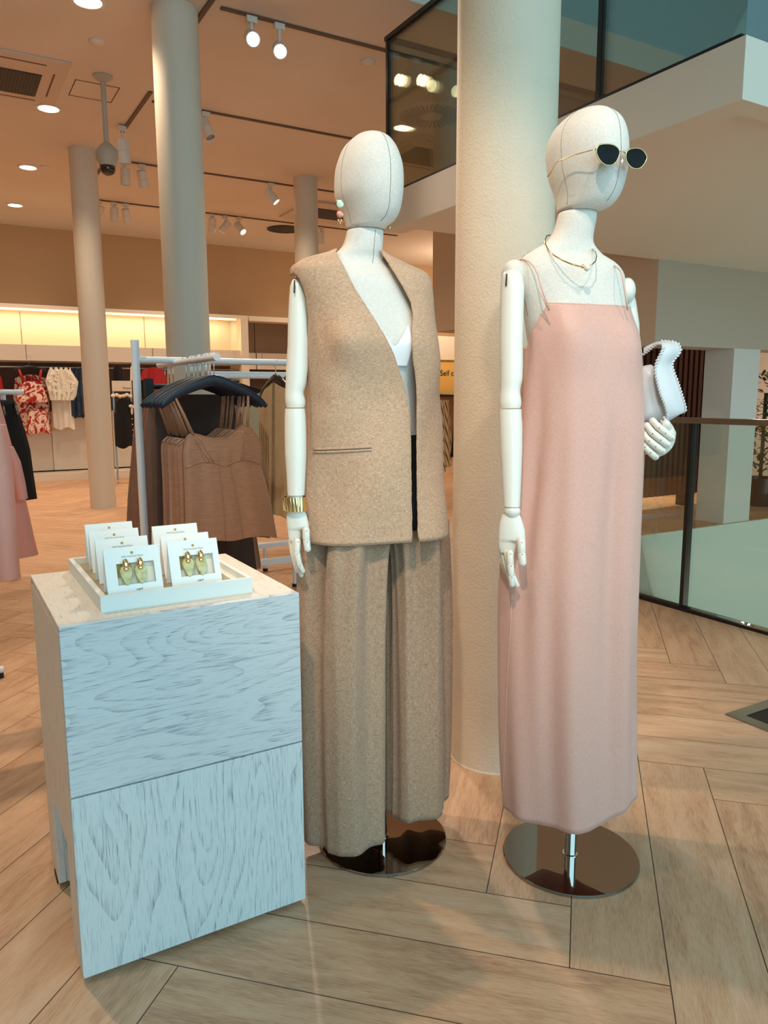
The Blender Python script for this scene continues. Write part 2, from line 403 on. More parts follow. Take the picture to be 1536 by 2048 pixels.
def text_obj(name, body, size, m, loc, xdir, ydir, parent=None, ext=.0003, align='CENTER', shear=0):
    cu = bpy.data.curves.new(name, 'FONT'); cu.body = body; cu.size = size; cu.extrude = ext; cu.align_x = align; cu.align_y = 'CENTER'; cu.shear = shear
    t = bpy.data.objects.new('tmp', cu); link(t); bpy.context.view_layer.update()
    me = bpy.data.meshes.new_from_object(t.evaluated_get(bpy.context.evaluated_depsgraph_get()))
    bpy.data.objects.remove(t); me.name = name; me.materials.clear(); me.materials.append(MATS[m])
    X = Vector(xdir).normalized(); Y = Vector(ydir).normalized(); Z = X.cross(Y)
    mw = Matrix([[X[i], Y[i], Z[i], loc[i]] for i in range(3)]+[[0, 0, 0, 1]]); me.transform(mw)
    o = link(bpy.data.objects.new(name, me), parent)
    if parent is not None: o.matrix_parent_inverse = Matrix.Translation(-Vector(parent.location))
    return o
def interp(x, tab, k):
    xs = [t[0] for t in tab]; return float(np.interp(x, xs, [t[k] for t in tab]))
def smooth_tab(x, tab, k):
    """monotone-ish cubic through the table (Catmull-Rom)"""
    xs = [t[0] for t in tab]; n = len(xs)
    if x <= xs[0]: return tab[0][k]
    if x >= xs[-1]: return tab[-1][k]
    i = max(j for j in range(n-1) if xs[j] <= x)
    h = xs[i+1]-xs[i]; t = (x-xs[i])/h
    y0, y1 = tab[i][k], tab[i+1][k]
    m0 = (y1-tab[i-1][k])/(xs[i+1]-xs[i-1]) if i > 0 else (y1-y0)/h
    m1 = (tab[i+2][k]-y0)/(xs[i+2]-xs[i]) if i < n-2 else (y1-y0)/h
    return (2*t**3-3*t**2+1)*y0+(t**3-2*t**2+t)*h*m0+(-2*t**3+3*t**2)*y1+(t**3-t**2)*h*m1
# ============================================================ THE SETTING
XR = 3.5      # edge of the floor void
YV = 4.41     # far wall of the void
CZ = 3.65     # shop ceiling
YB = 12.63    # back wall
def prism_obj(name, poly, axis, a, b, m, bev=0):
    o = MB().prism(poly, axis, a, b).build(name, m); struct(o)
    if bev: bevel(o, bev)
    return o
def box_obj(name, m, *c, bev=0):
    o = MB().box(*c).build(name, m); struct(o)
    if bev: bevel(o, bev)
    return o
prism_obj('floor', [(-4, -3.3), (XR, -3.3), (XR, YV), (10, YV), (10, YB), (-4, YB)], 'z', -.32, 0, 'floor_planks')
box_obj('floor_lower', 'mint_paint', XR-1.5, 10, -3.3, YV, -3.3, -3.1)
box_obj('ceiling', 'ceiling_paint', -4, 10, YV+.02, YB, CZ, CZ+.2)
box_obj('ceiling_upper', 'upper_paint', -4, 10, -3.4, YV+.25, 5.4, 5.6)
box_obj('trim_1', 'upper_paint', -4, 10, YV+.02, YV+.2, CZ+.2, 5.4)
box_obj('wall_back', 'tan_paint', -4, 10, YB, YB+.2, -.3, CZ+.2)
box_obj('wall_left', 'tan_paint', -4.2, -4, -3.4, YB, -.3, 5.6)
box_obj('wall_right', 'white_paint', 10, 10.2, -3.4, YB, -3.3, 5.6)
# shop front: piers and head around the tall window
o = MB().box(-4, -2.8, -3.5, -3.3, -.3, 5.6).box(6.2, 10, -3.5, -3.3, -3.3, 5.6).box(-2.8, 6.2, -3.5, -3.3, 4.7, 5.6).build('wall_front', 'white_paint'); struct(o)
o = MB()
for x in (-2.8, .2, 3.2, 6.14): o.box(x, x+.06, -3.46, -3.38, 0, 4.7)
o = o.build('window_1', 'black_metal'); struct(o)
# parapet wall of the void and the openings beyond it
box_obj('wall_void', 'mint_paint', XR+.001, 10, YV-.02, YV+.16, -3.2, -.004)
box_obj('trim_2', 'white_paint', 6.21, 6.59, YV, YV+.3, 0, 1.59)
box_obj('trim_3', 'bulkhead_paint', 5.17, 10, YV, 7.7, 1.59+.34, CZ)
box_obj('trim_4', 'bulkhead_paint', 5.17, 10, YV, YV+.3, 1.59, 1.93)
box_obj('wall_void_side', 'mint_paint', XR-.1, XR, -3.3, YV, -3.2, -.32)
# upper landing: slab with an edge beam
o = MB().box(2.6, 2.74, 1.88, 4.44, 2.235, 2.45).box(2.74, 10, 1.88, 1.98, 2.235, 2.45).box(2.74, 10, 1.98, 4.44, 2.275, 2.45).build('ceiling_landing', 'landing_paint'); struct(o)
# the room past the void
box_obj('wall_far', 'tan_paint', 7.25, 10, 7.6, 7.7, 0, 1.93)
box_obj('wall_void_end', 'tan_paint', 5.17, 7.25, 6.3, 6.4, 0, 1.93)
t = thing('slatted_screen', 'dark brown wooden slatted screen standing beyond the glass railing', 'screen', (6.2, 5.45, 0))
m_ = MB()
x = 4.75
while x < 7.2:
    m_.box(x, x+.05, 5.42, 5.47, .12, 1.90); x += .083
m_.build('slat', 'slat_wood', t)
MB().box(4.75, 7.2, 5.475, 5.5, .12, 1.90).build('back_board', 'slat_wood', t)
MB().box(4.75, 7.2, 5.405, 5.42, 1.80, 1.84).build('rail', 'slat_wood', t)
for xx in (5.2, 6.9): MB().box(xx, xx+.12, 5.42, 5.5, 0, .12).build('leg', 'black_metal', t)
# glass railing along the void
t = thing('glass_railing', 'waist-high glass railing with flat top rail and dark post beside the pink dress', 'railing', (XR, 3, 0))
MB().box(XR-.012, XR+.012, 1.2, 4.38, .02, 1.03).build('glass_panel', 'glass_green', t)
MB().box(XR-.028, XR+.028, 1.2, 4.38, 1.03, 1.06).build('top_rail', 'brushed_steel', t)
MB().box(XR-.03, XR+.03, 1.2, 4.38, -.02, .018).build('base_channel', 'black_metal', t)
for yy in (1.25, 2.7, 4.15): MB().box(XR-.022, XR+.022, yy-.012, yy+.012, .018, 1.03).build('post', 'black_metal', t)
# glass railing of the upper landing (turns the corner at its far end)
t = thing('glass_balustrade', 'tall glass balustrade with dark posts on the upper landing', 'railing', (2.62, 3.2, 2.45))
MB().box(2.61, 2.625, 1.9, 4.42, 2.46, 3.37).build('glass_panel', 'glass_upper', t)
MB().box(2.62, 8, 4.405, 4.42, 2.46, 3.37).build('glass_panel', 'glass_upper', t)
MB().box(2.60, 2.636, 1.9, 4.43, 3.37, 3.395).build('top_rail', 'black_metal', t)
MB().box(2.62, 8, 4.395, 4.43, 3.37, 3.395).build('top_rail', 'black_metal', t)
for (px_, py_) in ((2.617, 4.41), (2.617, 2.60)): MB().box(px_-.012, px_+.012, py_-.012, py_+.012, 2.45, 3.38).build('post', 'black_metal', t)
MB().box(2.60, 2.636, 1.9, 4.43, 2.45, 2.462).build('base_channel', 'black_metal', t)
# columns
def column(x, y, r, z1, m, label, seg=72):
    o = MB().lathe((x, y, 0), [(r+.003, 0), (r+.003, .004), (r, .006), (r, z1)], seg).build('column', m, smooth=True, sharp=40)
    tag(o, label, 'column', 'round columns of the shop')
column(1.5180, 1.875, .1470, 5.4, 'column_plaster', 'thick cream column between the two mannequins, rough plaster')
column(1.53, 5.28, .148, CZ, 'column_paint', 'smooth pale column behind the hanger rack, running out of the top')
column(1.48, 8.54, .133, CZ, 'column_paint', 'round cream column nearest the left side, standing free on the floor')
column(3.86, 8.37, .138, CZ, 'column_paint', 'short-looking tan column just left of the vest mannequin head')
# ------------------------------------------------------------ ceiling fittings
def downlight(x, y, label, z=CZ):
    t = thing('downlight', label, 'ceiling light', (x, y, z), 'recessed downlights')
    MB().lathe((x, y, z), [(.105, 0), (.105, -.008), (.085, -.010), (.080, -.002)], 32).build('ring', 'spot_white', t, sharp=30)
    MB().lathe((x, y, z-.003), [(.078, 0), (.078, -.003)], 32).build('lamp', 'lamp_glow', t)
downlight(1.03, 5.44, 'lit round downlight at the top edge, nearest of the row')
downlight(1.045, 7.51, 'lit round downlight right beside the air conditioning grille')
downlight(1.07, 9.46, 'lit round downlight between the grille lamp and the farthest one')
downlight(1.096, 11.34, 'lit round downlight nearest the back wall, smallest of the row')
downlight(3.95, 6.40, 'small round downlight seen through the upper glass below the air vent')
t = thing('ceiling_cassette', 'square air conditioning cassette with dark grille in the left ceiling', 'air conditioner', (.75, 6.95, CZ))
MB().box(.25, 1.08, 6.45, 7.39, CZ-.014, CZ-.001).build('frame', 'vent_white', t)
MB().box(.3, .91, 6.76, 7.24, CZ-.020, CZ-.014).build('grille_back', 'vent_dark', t)
g = MB()
for k in range(24): g.box(.32+k*.0245, .324+k*.0245, 6.76, 7.24, CZ-.024, CZ-.018)
g.build('grille', 'track_brown', t)
for (a, b_, c_, d_) in ((.35, .92, 6.55, 6.565), (.985, .997, 6.70, 7.20), (.35, .92, 7.33, 7.342)): MB().box(a, b_, c_, d_, CZ-.017, CZ-.013).build('air_slot', 'track_brown', t)
t = thing('ceiling_cassette', 'small dark air conditioning grille seen behind the short tan column', 'air conditioner', (4.8, 9.72, CZ))
MB().box(4.3, 5.3, 9.2, 10.2, CZ-.03, CZ-.001).build('frame', 'vent_white', t); MB().box(4.5, 5.1, 9.45, 9.95, CZ-.036, CZ-.03).build('grille', 'vent_dark', t)
t = thing('round_diffuser', 'round swirl air vent seen through the upper glass balustrade', 'air vent', (4.0, 6.0, CZ))
MB().lathe((4.0, 6.0, CZ), [(.33, 0), (.33, -.012), (.30, -.016)], 48).build('plate', 'white_paint', t, sharp=30)
g = MB()
for k in range(36):
    a = 2*PI*k/36; c1 = np.array([math.cos(a), math.sin(a)]); c2 = np.array([math.cos(a+.16), math.sin(a+.16)]); q = np.array([-c2[1], c2[0]])
    p0 = np.array([4., 6.])+c1*.10; p1 = np.array([4., 6.])+c2*.28
    vv = [(*(p0-q*.004), CZ-.0175), (*(p0+q*.004), CZ-.0175), (*(p1+q*.011), CZ-.0175), (*(p1-q*.011), CZ-.0175)]
    g.add(vv+[(x_, y_, CZ-.019) for x_, y_, _ in vv], [(0, 1, 2, 3), (7, 6, 5, 4), (0, 4, 5, 1), (1, 5, 6, 2), (2, 6, 7, 3), (3, 7, 4, 0)])
g.build('swirl_slot', 'vent_dark', t)
o = MB().lathe((4.7, 10.96, CZ), [(.26, 0), (.26, -.012), (.2, -.02), (.19, -.012), (.1, -.02)], 40).build('round_diffuser', 'vent_dark', smooth=True, sharp=30)
tag(o, 'round dark ceiling vent just left of the short tan column', 'air vent')
for x, y, lb in ((1.18, 5.99, 'flush round ceiling plate above the security camera'), (2.98, 5.33, 'round smoke detector on the ceiling left of the upper glass'), (1.227, 9.35, 'small flush ceiling disc beside the third downlight')):
    o = MB().lathe((x, y, CZ), [(.055, 0), (.055, -.012), (.04, -.022), (.02, -.03)], 28).build('smoke_detector', 'ceiling_paint', smooth=True, sharp=30); tag(o, lb, 'detector')
o = MB()
for (a, b_, c_, d_) in ((1.15, 1.49, 6.755, 6.762), (1.15, 1.49, 7.11, 7.117), (1.15, 1.157, 6.755, 7.117), (1.483, 1.49, 6.755, 7.117)): o.box(a, b_, c_, d_, CZ-.003, CZ)
tag(o.build('access_hatch', 'track_brown'), 'thin outline of a flush access hatch behind the camera pole', 'hatch')
# security camera on its pole
cx, cy = 1.325, 6.586
t = thing('security_camera', 'grey dome security camera hanging on a ceiling pole', 'camera', (cx, cy, CZ))
MB().lathe((cx, cy, CZ), [(.075, 0), (.075, -.01), (.05, -.03), (.022, -.045)], 32).build('ceiling_flange', 'camera_grey', t, sharp=35)
MB().lathe((cx, cy, CZ-.03), [(.020, 0), (.020, -.52)], 20).build('pole', 'camera_grey', t, smooth=True, sharp=40)
MB().lathe((cx, cy, 3.105), [(.02, .06), (.045, .04), (.082, 0), (.086, -.05), (.075, -.09), (.062, -.12)], 32).build('housing', 'camera_grey', t, sharp=40)
MB().lathe((cx, cy, 2.985), [(.062, 0), (.058, -.03), (.045, -.055), (.02, -.07), (.002, -.073)], 32).build('dome', 'dome_black', t, smooth=True)
# tracks and their spotlights
def track(x0, y0, x1, y1, label):
    d = .016
    if abs(x1-x0) > abs(y1-y0): o = MB().box(x0, x1, y0-d, y0+d, CZ-.012, CZ+.001)
    else: o = MB().box(x0-d, x0+d, y0, y1, CZ-.012, CZ+.001)
    tag(o.build('light_track', 'track_brown'), label, 'lighting track', 'ceiling lighting tracks')
track(1.78, 5.1, 7, 5.1, 'nearest cross track, with the two glaring spotlights')
track(1.78, 6.9, 3.75, 6.9, 'second cross track, ending behind the vest mannequin head')
track(1.78, 8.72, 4.6, 8.72, 'third cross track, touching the short tan column')
track(1.78, 10.53, 6.4, 10.53, 'farthest cross track near the back wall')
track(1.7, 4.6, 1.7, 6.45, 'long track toward the viewer, just right of the front pale column')
track(1.72, 6.7, 1.72, 7.8, 'diagonal-looking track behind the security camera')
track(1.76, 8.85, 1.76, 9.7, 'short track segment right of the free cream column')
def track_spot(x, y, az, el, label, lit=0, s=1.0, drop=.15):
    """az: direction the head points to, el: degrees down"""
    t = thing('track_spotlight', label, 'spotlight', (x, y, CZ), 'white track spotlights')
    MB().box(x-.035, x+.035, y-.018, y+.018, CZ-.05, CZ-.012).build('adapter', 'spot_white', t)
    MB().lathe((x, y, CZ-.05), [(.010, 0), (.010, -drop+.05)], 12).build('stem', 'spot_white', t, smooth=True, sharp=40)
    a, e = math.radians(az), math.radians(el)
    d = np.array([math.cos(a)*math.cos(e), math.sin(a)*math.cos(e), -math.sin(e)]); c = np.array([x, y, CZ-drop])
    r = .05*s; Lh = .17*s
    MB().lathe(c-d*Lh*.45, [(r*.5, -.004), (r*.92, 0), (r, .01), (r, Lh*.45), (r*.93, Lh*.46), (r*.93, Lh*.50), (r, Lh*.51), (r, Lh), (r*.86, Lh), (r*.8, Lh-.02)], 28, d).build('head', 'spot_white', t, sharp=35)
    MB().lathe(c+d*(Lh*.55-.018), [(r*.8, 0), (r*.8, .004)], 28, d).build('lamp', 'lamp_glow' if lit == 2 else ('lamp_soft' if lit == 1 else 'brushed_steel'), t)
track_spot(1.985, 5.1, 255, 28, 'left of the two glaring lit spotlights pointing at the viewer', 2, .95, .14)
track_spot(2.18, 5.1, 250, 30, 'right of the two glaring lit spotlights pointing at the viewer', 2, .95, .17)
track_spot(3.38, 5.12, 262, 30, 'left of the three spotlights seen through the upper glass', 1)
track_spot(3.60, 5.12, 262, 28, 'middle one of the three spotlights seen through the upper glass', 1)
track_spot(3.85, 5.12, 275, 60, 'right of the three spotlights seen through the upper glass, nearest the thick column', 1)
track_spot(1.68, 7.62, 60, 80, 'large white spotlight head right behind the security camera', 0, 1.2, .22)
track_spot(1.93, 8.72, 90, 82, 'left of the pair of hanging spotlights left of the pale column')
track_spot(2.11, 8.72, 60, 65, 'right of the pair of hanging spotlights, touching the pale column')
track_spot(1.98, 10.53, 130, 62, 'left of three small spotlights above the free column')
track_spot(2.17, 10.53, 90, 80, 'middle of three small spotlights above the free column')
track_spot(2.32, 10.53, 60, 60, 'right of three small spotlights above the free column')
track_spot(3.45, 10.53, 95, 75, 'left of three far spotlights right of the pale column', 1)
track_spot(3.64, 10.53, 150, 50, 'middle of three far spotlights right of the pale column', 1)
track_spot(3.84, 10.53, 300, 45, 'right of three far spotlights right of the pale column, lit', 2)
track_spot(3.58, 8.72, 330, 50, 'tilted lit spotlight touching the short tan column', 2)
track_spot(2.24, 6.9, 300, 60, 'spotlight head peeping out behind the pale column')
track_spot(5.10, 10.53, 60, 70, 'spotlight just left of the vest mannequin earring')
# ------------------------------------------------------------ back wall unit
t = thing('wall_shelving', 'long cream wall unit with lit upper recess along the back wall', 'shelving', (1.6, 11.9, 0))
X0, X1 = -2.0, 4.22
def bx(name, m, *c, b=0):
    o = MB().box(*c).build(name, m, t)
    if b: bevel(o, b)
    return o
bx('top_board', 'panel_white', X0, X1, 11.65, YB, 2.385, 2.435)
bx('recess_panel', 'cream_panel', X0, X1, 12.15, 12.2, 1.68, 2.385)
bx('fascia', 'panel_white', X0, X1, 11.70, 11.74, 1.70, 1.90)
bx('fascia_shelf', 'panel_white', X0, X1, 11.70, 12.2, 1.685, 1.70)
bx('light_strip', 'strip_glow', X0, X1-.05, 11.72, 11.75, 2.365, 2.385)
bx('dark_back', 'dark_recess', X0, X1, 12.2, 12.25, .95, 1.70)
bx('lower_panel', 'panel_white', X0, X1, 12.1, 12.2, .12, .98)
bx('plinth', 'panel_white', X0, X1, 11.72, 12.2, 0, .10)
bx('end_post', 'panel_white', X1, X1+.12, 11.65, 12.2, 0, 2.435)
s = MB()
for k in range(8):
    xx = -1.45+k*.86; s.box(xx, xx+.008, 12.146, 12.15, 1.9, 2.385).box(xx, xx+.008, 11.696, 11.70, 1.70, 1.90).box(xx+.3, xx+.308, 12.096, 12.1, .12, .98)
s.build('panel_joint', 'brown_panel', t)
MB().tube([(X0, 11.8, 1.60), (X1, 11.8, 1.60)], .012).build('hanging_rail', 'brushed_steel', t, smooth=True, sharp=40)
lamp('AREA', 'cove_strip_light', (1.1, 11.95, 2.36), 17, (1, .80, .50), (1.1, 12.1, 1.6), 6.0, .08)
t = thing('wall_shelving', 'unlit brown-backed wall unit behind the vest mannequin arm', 'shelving', (5.2, 11.9, 0))
X0, X1 = 4.36, 7.95
bx('top_board', 'panel_white', X0, X1, 11.65, YB, 2.36, 2.435)
bx('recess_panel', 'brown_panel', X0, X1, 11.95, 12.0, 1.88, 2.36)
bx('fascia', 'panel_white', X0, X1, 11.90, 11.95, 1.62, 1.88)
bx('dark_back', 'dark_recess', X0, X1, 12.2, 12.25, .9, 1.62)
bx('lower_panel', 'panel_white', X0, X1, 12.1, 12.2, 0, .9)
s = MB()
for xx in (4.55, 5.35, 6.15, 6.95): s.box(xx, xx+.012, 11.945, 11.95, 1.88, 2.36).box(xx, xx+.012, 11.895, 11.9, 1.62, 1.88)
s.build('panel_joint', 'dark_recess', t)
# self checkout
t = thing('checkout_sign', 'yellow self checkout sign wall partly hidden by the thick column', 'sign', (8.5, 12.3, 1.2))
MB().box(8.0, 9.9, 12.2, 12.3, 1.22, 1.86).build('panel', 'sign_yellow', t)
MB().box(8.0, 9.9, 12.15, 12.62, 1.86, 2.3).build('header', 'panel_white', t)
MB().box(8.0, 9.9, 12.1, 12.3, 1.16, 1.22).build('shelf', 'black_metal', t)
text_obj('lettering', 'Self checkout', .15, 'logo_ink', (8.37, 12.19, 1.61), (1, 0, 0), (0, 0, 1), t, align='LEFT')
# picture frame on the floor at the right edge: floor hatch with a metal frame
t = thing('floor_hatch', 'metal-framed dark floor hatch at the right edge of the floor', 'floor hatch', (2.8, 1.2, 0))
MB().box(2.45, 2.50, .2, 1.68, 0, .006).box(2.50, 3.2, 1.63, 1.68, 0, .006).box(2.5, 3.2, .2, .25, 0, .006).box(3.15, 3.2, .25, 1.63, 0, .006).build('frame', 'brushed_steel', t)
MB().box(2.5, 3.15, .25, 1.63, 0, .003).build('mat', 'vent_dark', t)
# ============================================================ DISPLAY BOX
t = thing('display_plinth', 'white-washed oak display block holding the earring tray', 'plinth', (.41, 1.75, 0))
bx0, bx1, by0, by1, bh = .167, .660, 1.503, 2.0, .752
def pbox(name, m, *c, b=.0015):
    o = MB().box(*c).build(name, m, t); bevel(o, b, 2); return o
pbox('top', 'oak_top', bx0, bx1, by0+.018, by1, bh-.02, bh)
pbox('upper_front', 'oak_across', bx0, bx1, by0, by0+.02, .4055, bh)
pbox('lower_front', 'oak_upright', bx0, bx1, by0, by0+.02, .012, .4025)
# sides with the low cut-out seen at the left
for nm, xa, xb in (('side', bx0, bx0+.018), ('side', bx1-.018, bx1)):
    prof = [(by0+.02, .012), (1.622, .012), (1.622, .245), (1.858, .245), (1.858, .012), (by1, .012), (by1, bh-.02), (by0+.02, bh-.02)]
    o = MB().prism(prof, 'x', xa, xb).build('side_panel', 'oak_side', t); bevel(o, .001, 1)
pbox('back_panel', 'oak_side', bx0+.018, bx1-.018, by1-.018, by1, .012, bh-.02)
pbox('inner_partition', 'oak_upright', bx0+.018, bx1-.018, 1.858, 1.876, .012, .263)
pbox('inner_partition', 'oak_upright', bx0+.018, bx1-.018, 1.604, 1.622, .012, .263)
pbox('inner_partition', 'oak_upright', bx0+.018, bx1-.018, 1.622, 1.858, .245, .263)
for fx, fy in ((.25, 1.52), (.60, 1.52), (.20, 1.88), (.60, 1.95)): MB().box(fx-.035, fx+.035, fy, fy+.05, 0, .012).build('foot', 'black_rubber', t)
# tray
t = thing('earring_tray', 'shallow cream tray of earring cards on the white display block', 'tray', (.42, 1.75, bh))
tx0, tx1, ty0, ty1, tz0, tz1 = .254, .574, 1.562, 1.990, bh, bh+.033
MB().box(tx0, tx1, ty0, ty0+.010, tz0, tz1).build('front_wall', 'tray_white', t)
MB().box(tx0, tx1, ty1-.010, ty1, tz0, tz1).build('back_wall', 'tray_cream', t)
MB().box(tx0, tx0+.010, ty0+.01, ty1-.01, tz0, tz1).build('side_wall', 'tray_white', t)
MB().box(tx1-.010, tx1, ty0+.01, ty1-.01, tz0, tz1).build('side_wall', 'tray_white', t)
MB().box(tx0+.01, tx1-.01, ty0+.01, ty1-.01, tz0, tz0+.018).build('insert', 'tray_cream', t)
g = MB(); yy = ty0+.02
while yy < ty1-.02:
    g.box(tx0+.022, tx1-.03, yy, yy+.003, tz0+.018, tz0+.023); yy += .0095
g.build('ridge', 'ridge_tan', t)
# cards: a white folded card with a window, a pair of drop earrings behind it, a round stud hole
def earring_card(x, y, z, wd, hh, tilt, label, full, yaw=0, hole='gold'):
    t = thing('earring_card', label, 'earring card', (x, y, z), 'earring cards in the tray')
    e1 = np.array([math.cos(yaw), math.sin(yaw), 0.]); back = np.array([-math.sin(yaw), math.cos(yaw), 0.])
    e2 = _n(np.array([0, 0, 1.])*math.cos(tilt)+back*math.sin(tilt)); e3 = np.cross(e1, e2)   # e3 points to the viewer
    o0 = np.array([x, y, z])
    P = lambda a, b_, c_=0: o0+e1*a+e2*b_+e3*c_
    th = .0012
    wx0, wx1, wz0, wz1 = wd*.20, wd*.88, hh*.20, hh*.66
    m_ = MB()
    def slab(a0, a1, b0, b1, c0=0, c1=th, mm=m_): 
        v = [P(a, b_, c_) for a in (a0, a1) for b_ in (b0, b1) for c_ in (c0, c1)]
        mm.add(v, [(0, 1, 3, 2), (4, 6, 7, 5), (0, 4, 5, 1), (2, 3, 7, 6), (0, 2, 6, 4), (1, 5, 7, 3)])
    if full:
        slab(0, wd, 0, wz0); slab(0, wd, wz1, hh); slab(0, wx0, wz0, wz1); slab(wx1, wd, wz0, wz1)
    else: slab(0, wd, 0, hh)
    # folded easel side and back sheet
    v = [P(0, hh, 0), P(wd, hh, 0), P(wd, 0, 0)+back*.045, P(0, 0, 0)+back*.045]
    v2 = [p+back*.0012 for p in v]
    m_.add(v+v2, [(0, 1, 2, 3), (7, 6, 5, 4), (0, 4, 5, 1), (1, 5, 6, 2), (2, 6, 7, 3), (3, 7, 4, 0)])
    m_.build('card', 'card_white', t)
    n = 14; m_ = MB().lathe(P(wd*.5, hh*.875, th), [(wd*.028, 0), (wd*.028, .0006)], 18, e3); m_.build('hang_hole', 'box_inner', t)
    text_obj('print', 'With Recycled Metal', .0052, 'card_print', P(wd*.5, hh*.80, th+.0003), e1, e2, t, .0001)
    if full:
        MB_ = MB(); slab(wx0, wx1, wz0, wz1, -.0125, -.012, MB_); MB_.build('inner_backing', 'cream_panel', t)
        MB_ = MB(); slab(wx0, wx0+(wx1-wx0)*.42, wz0+(wz1-wz0)*.38, wz1, -.0118, -.010, MB_); MB_.build('inner_flap', 'box_inner', t)
        text_obj('logo', 'H&M', .0062, 'logo_ink', P(wd*.56, hh*.075, th+.0003), e1, e2, t, .0001, shear=.3)
        for k, ax_ in enumerate((.36, .62)):
            # flat leaf-shaped stone
            pts = [(-.0, -.022), (.0035, -.0205), (.0078, -.012), (.0120, 0), (.0130, .009), (.0110, .0165), (.0055, .021)]
            out = pts+[(-a, b_) for a, b_ in pts[::-1] if a > 0]
            c = (wd*ax_, hh*.40)
            vv = [P(c[0]+a, c[1]+b_, .0005) for a, b_ in out]+[P(c[0]+a*.9, c[1]+b_*.93, .0042) for a, b_ in out]
            N = len(out)
            ff = [tuple(range(N))[::-1], tuple(range(N, 2*N))]+[(i, (i+1) % N, N+(i+1) % N, N+i) for i in range(N)]
            st = MB().add(vv, ff).build('stone_drop', 'stone_green', t, sharp=50)
            k2 = MB().ell(P(c[0], c[1]+.0235, .006),   .0068, .0110, .0058, 20, 12, (e1, e2, e3))
            b_ = k2.build('gold_button', 'gold', t, smooth=True)
            MB().ell(P(c[0], c[1]+.0130, .0045), .0058, .0052, .0038, 18, 10, (e1, e2, e3)).build('gold_cap', 'gold', t, smooth=True)
    return t
tl = .33
zc = bh+.024
CW = .113
for k, (y, x, lb) in enumerate(((1.592, .2745, 'front left earring card with green stone drops in its window'), (1.712, .279, 'second earring card from the front in the left row, mostly hidden'),
                    (1.829, .285, 'third earring card from the front in the left row'), (1.938, .294, 'rearmost earring card of the left row'))):
    earring_card(x, y, zc, CW, .098, tl, lb, k == 0)
for k, (y, x, lb) in enumerate(((1.602, .4085, 'front right earring card with green stone drops in its window'), (1.685, .415, 'middle earring card of the right row, mostly hidden'),
                    (1.825, .430, 'rearmost earring card of the right row'))):
    earring_card(x, y, zc, CW-.003, .098, tl, lb, k == 0)
# ============================================================ MANNEQUINS AND WHAT THEY WEAR
class Man:
    """local frame of a standing figure: u to the image right, v to the viewer, facing phi to the right of the viewer"""
    def __init__(s, base_px, phi):
        s.P = on_z(*base_px, 0)[:2]; a = _n(s.P); s.d = float(np.linalg.norm(s.P))
        s.ev = np.array([-a[0], -a[1], 0]); s.eu = np.array([a[1], -a[0], 0]); s.setphi(phi)
    def setphi(s, phi):
        s.phi = math.radians(phi); c, q = math.cos(s.phi), math.sin(s.phi)
        s.fw = c*s.ev+q*s.eu; s.sd = c*s.eu-q*s.ev; return s
    def uz(s, x, y, v=0):
        r = ray(x, y); t = (s.d-v)/(-(r@s.ev)); p = np.array([0, 0, CAM_H])+t*r
        return float((p[:2]-s.P)@s.eu[:2]), float(p[2])
    def W(s, u, v, z): return np.array([s.P[0], s.P[1], 0])+s.eu*u+s.ev*v+np.array([0, 0, z])
    def px(s, x, y, v=0):
        u, z = s.uz(x, y, v); return s.W(u, v, z)
    def prof(s, y, tab, k, v=0, shift=False):
        """(centre point, half width along sd, half depth along fw) at image row y"""
        xl, xr = smooth_tab(y, tab, 1), smooth_tab(y, tab, 2)
        if len(tab[0]) > 3: k = interp(y, tab, 3)
        if len(tab[0]) > 4: v = interp(y, tab, 4)
        ul, z = s.uz(xl, y, v); ur, _ = s.uz(xr, y, v)
        a = (ur-ul)/2; c_, q_ = math.cos(s.phi), math.sin(s.phi)
        Wd = a/math.sqrt(c_*c_+(k*q_)**2)
        return s.W((ul+ur)/2, v, z), Wd, Wd*k
    def pt(s, pr, th, n=2.0, dr=0):
        c, Wd, D = pr; ct, st = math.cos(th), math.sin(th); e = 2/n
        ct = math.copysign(abs(ct)**e, ct); st = math.copysign(abs(st)**e, st)
        return c+s.sd*(Wd+dr)*ct+s.fw*(D+dr)*st
    def theta_at(s, pr, xpx, n=2.0, lo=20, hi=160, step=.5, fold=None, y=0, off=0):
        best = None
        for i in range(int((hi-lo)/step)):
            th = math.radians(lo+i*step); e = abs(px_of(s.pt(pr, th, n, (fold(y, th) if fold else 0)+off))[0]-xpx)
            if best is None or e < best[0]: best = (e, th)
        return best[1]
def body(man, tab, k, y0, y1, ny, nt, n=2.0, v=0, fold=None, cap=True):
    P = []
    for i in range(ny+1):
        y = y0+(y1-y0)*i/ny; pr = man.prof(y, tab, k, v)
        P.append([man.pt(pr, 2*PI*j/nt, n, fold(y, 2*PI*j/nt) if fold else 0) for j in range(nt)])
    return MB().grid(P, closeu=True, cap0=cap, cap1=cap)
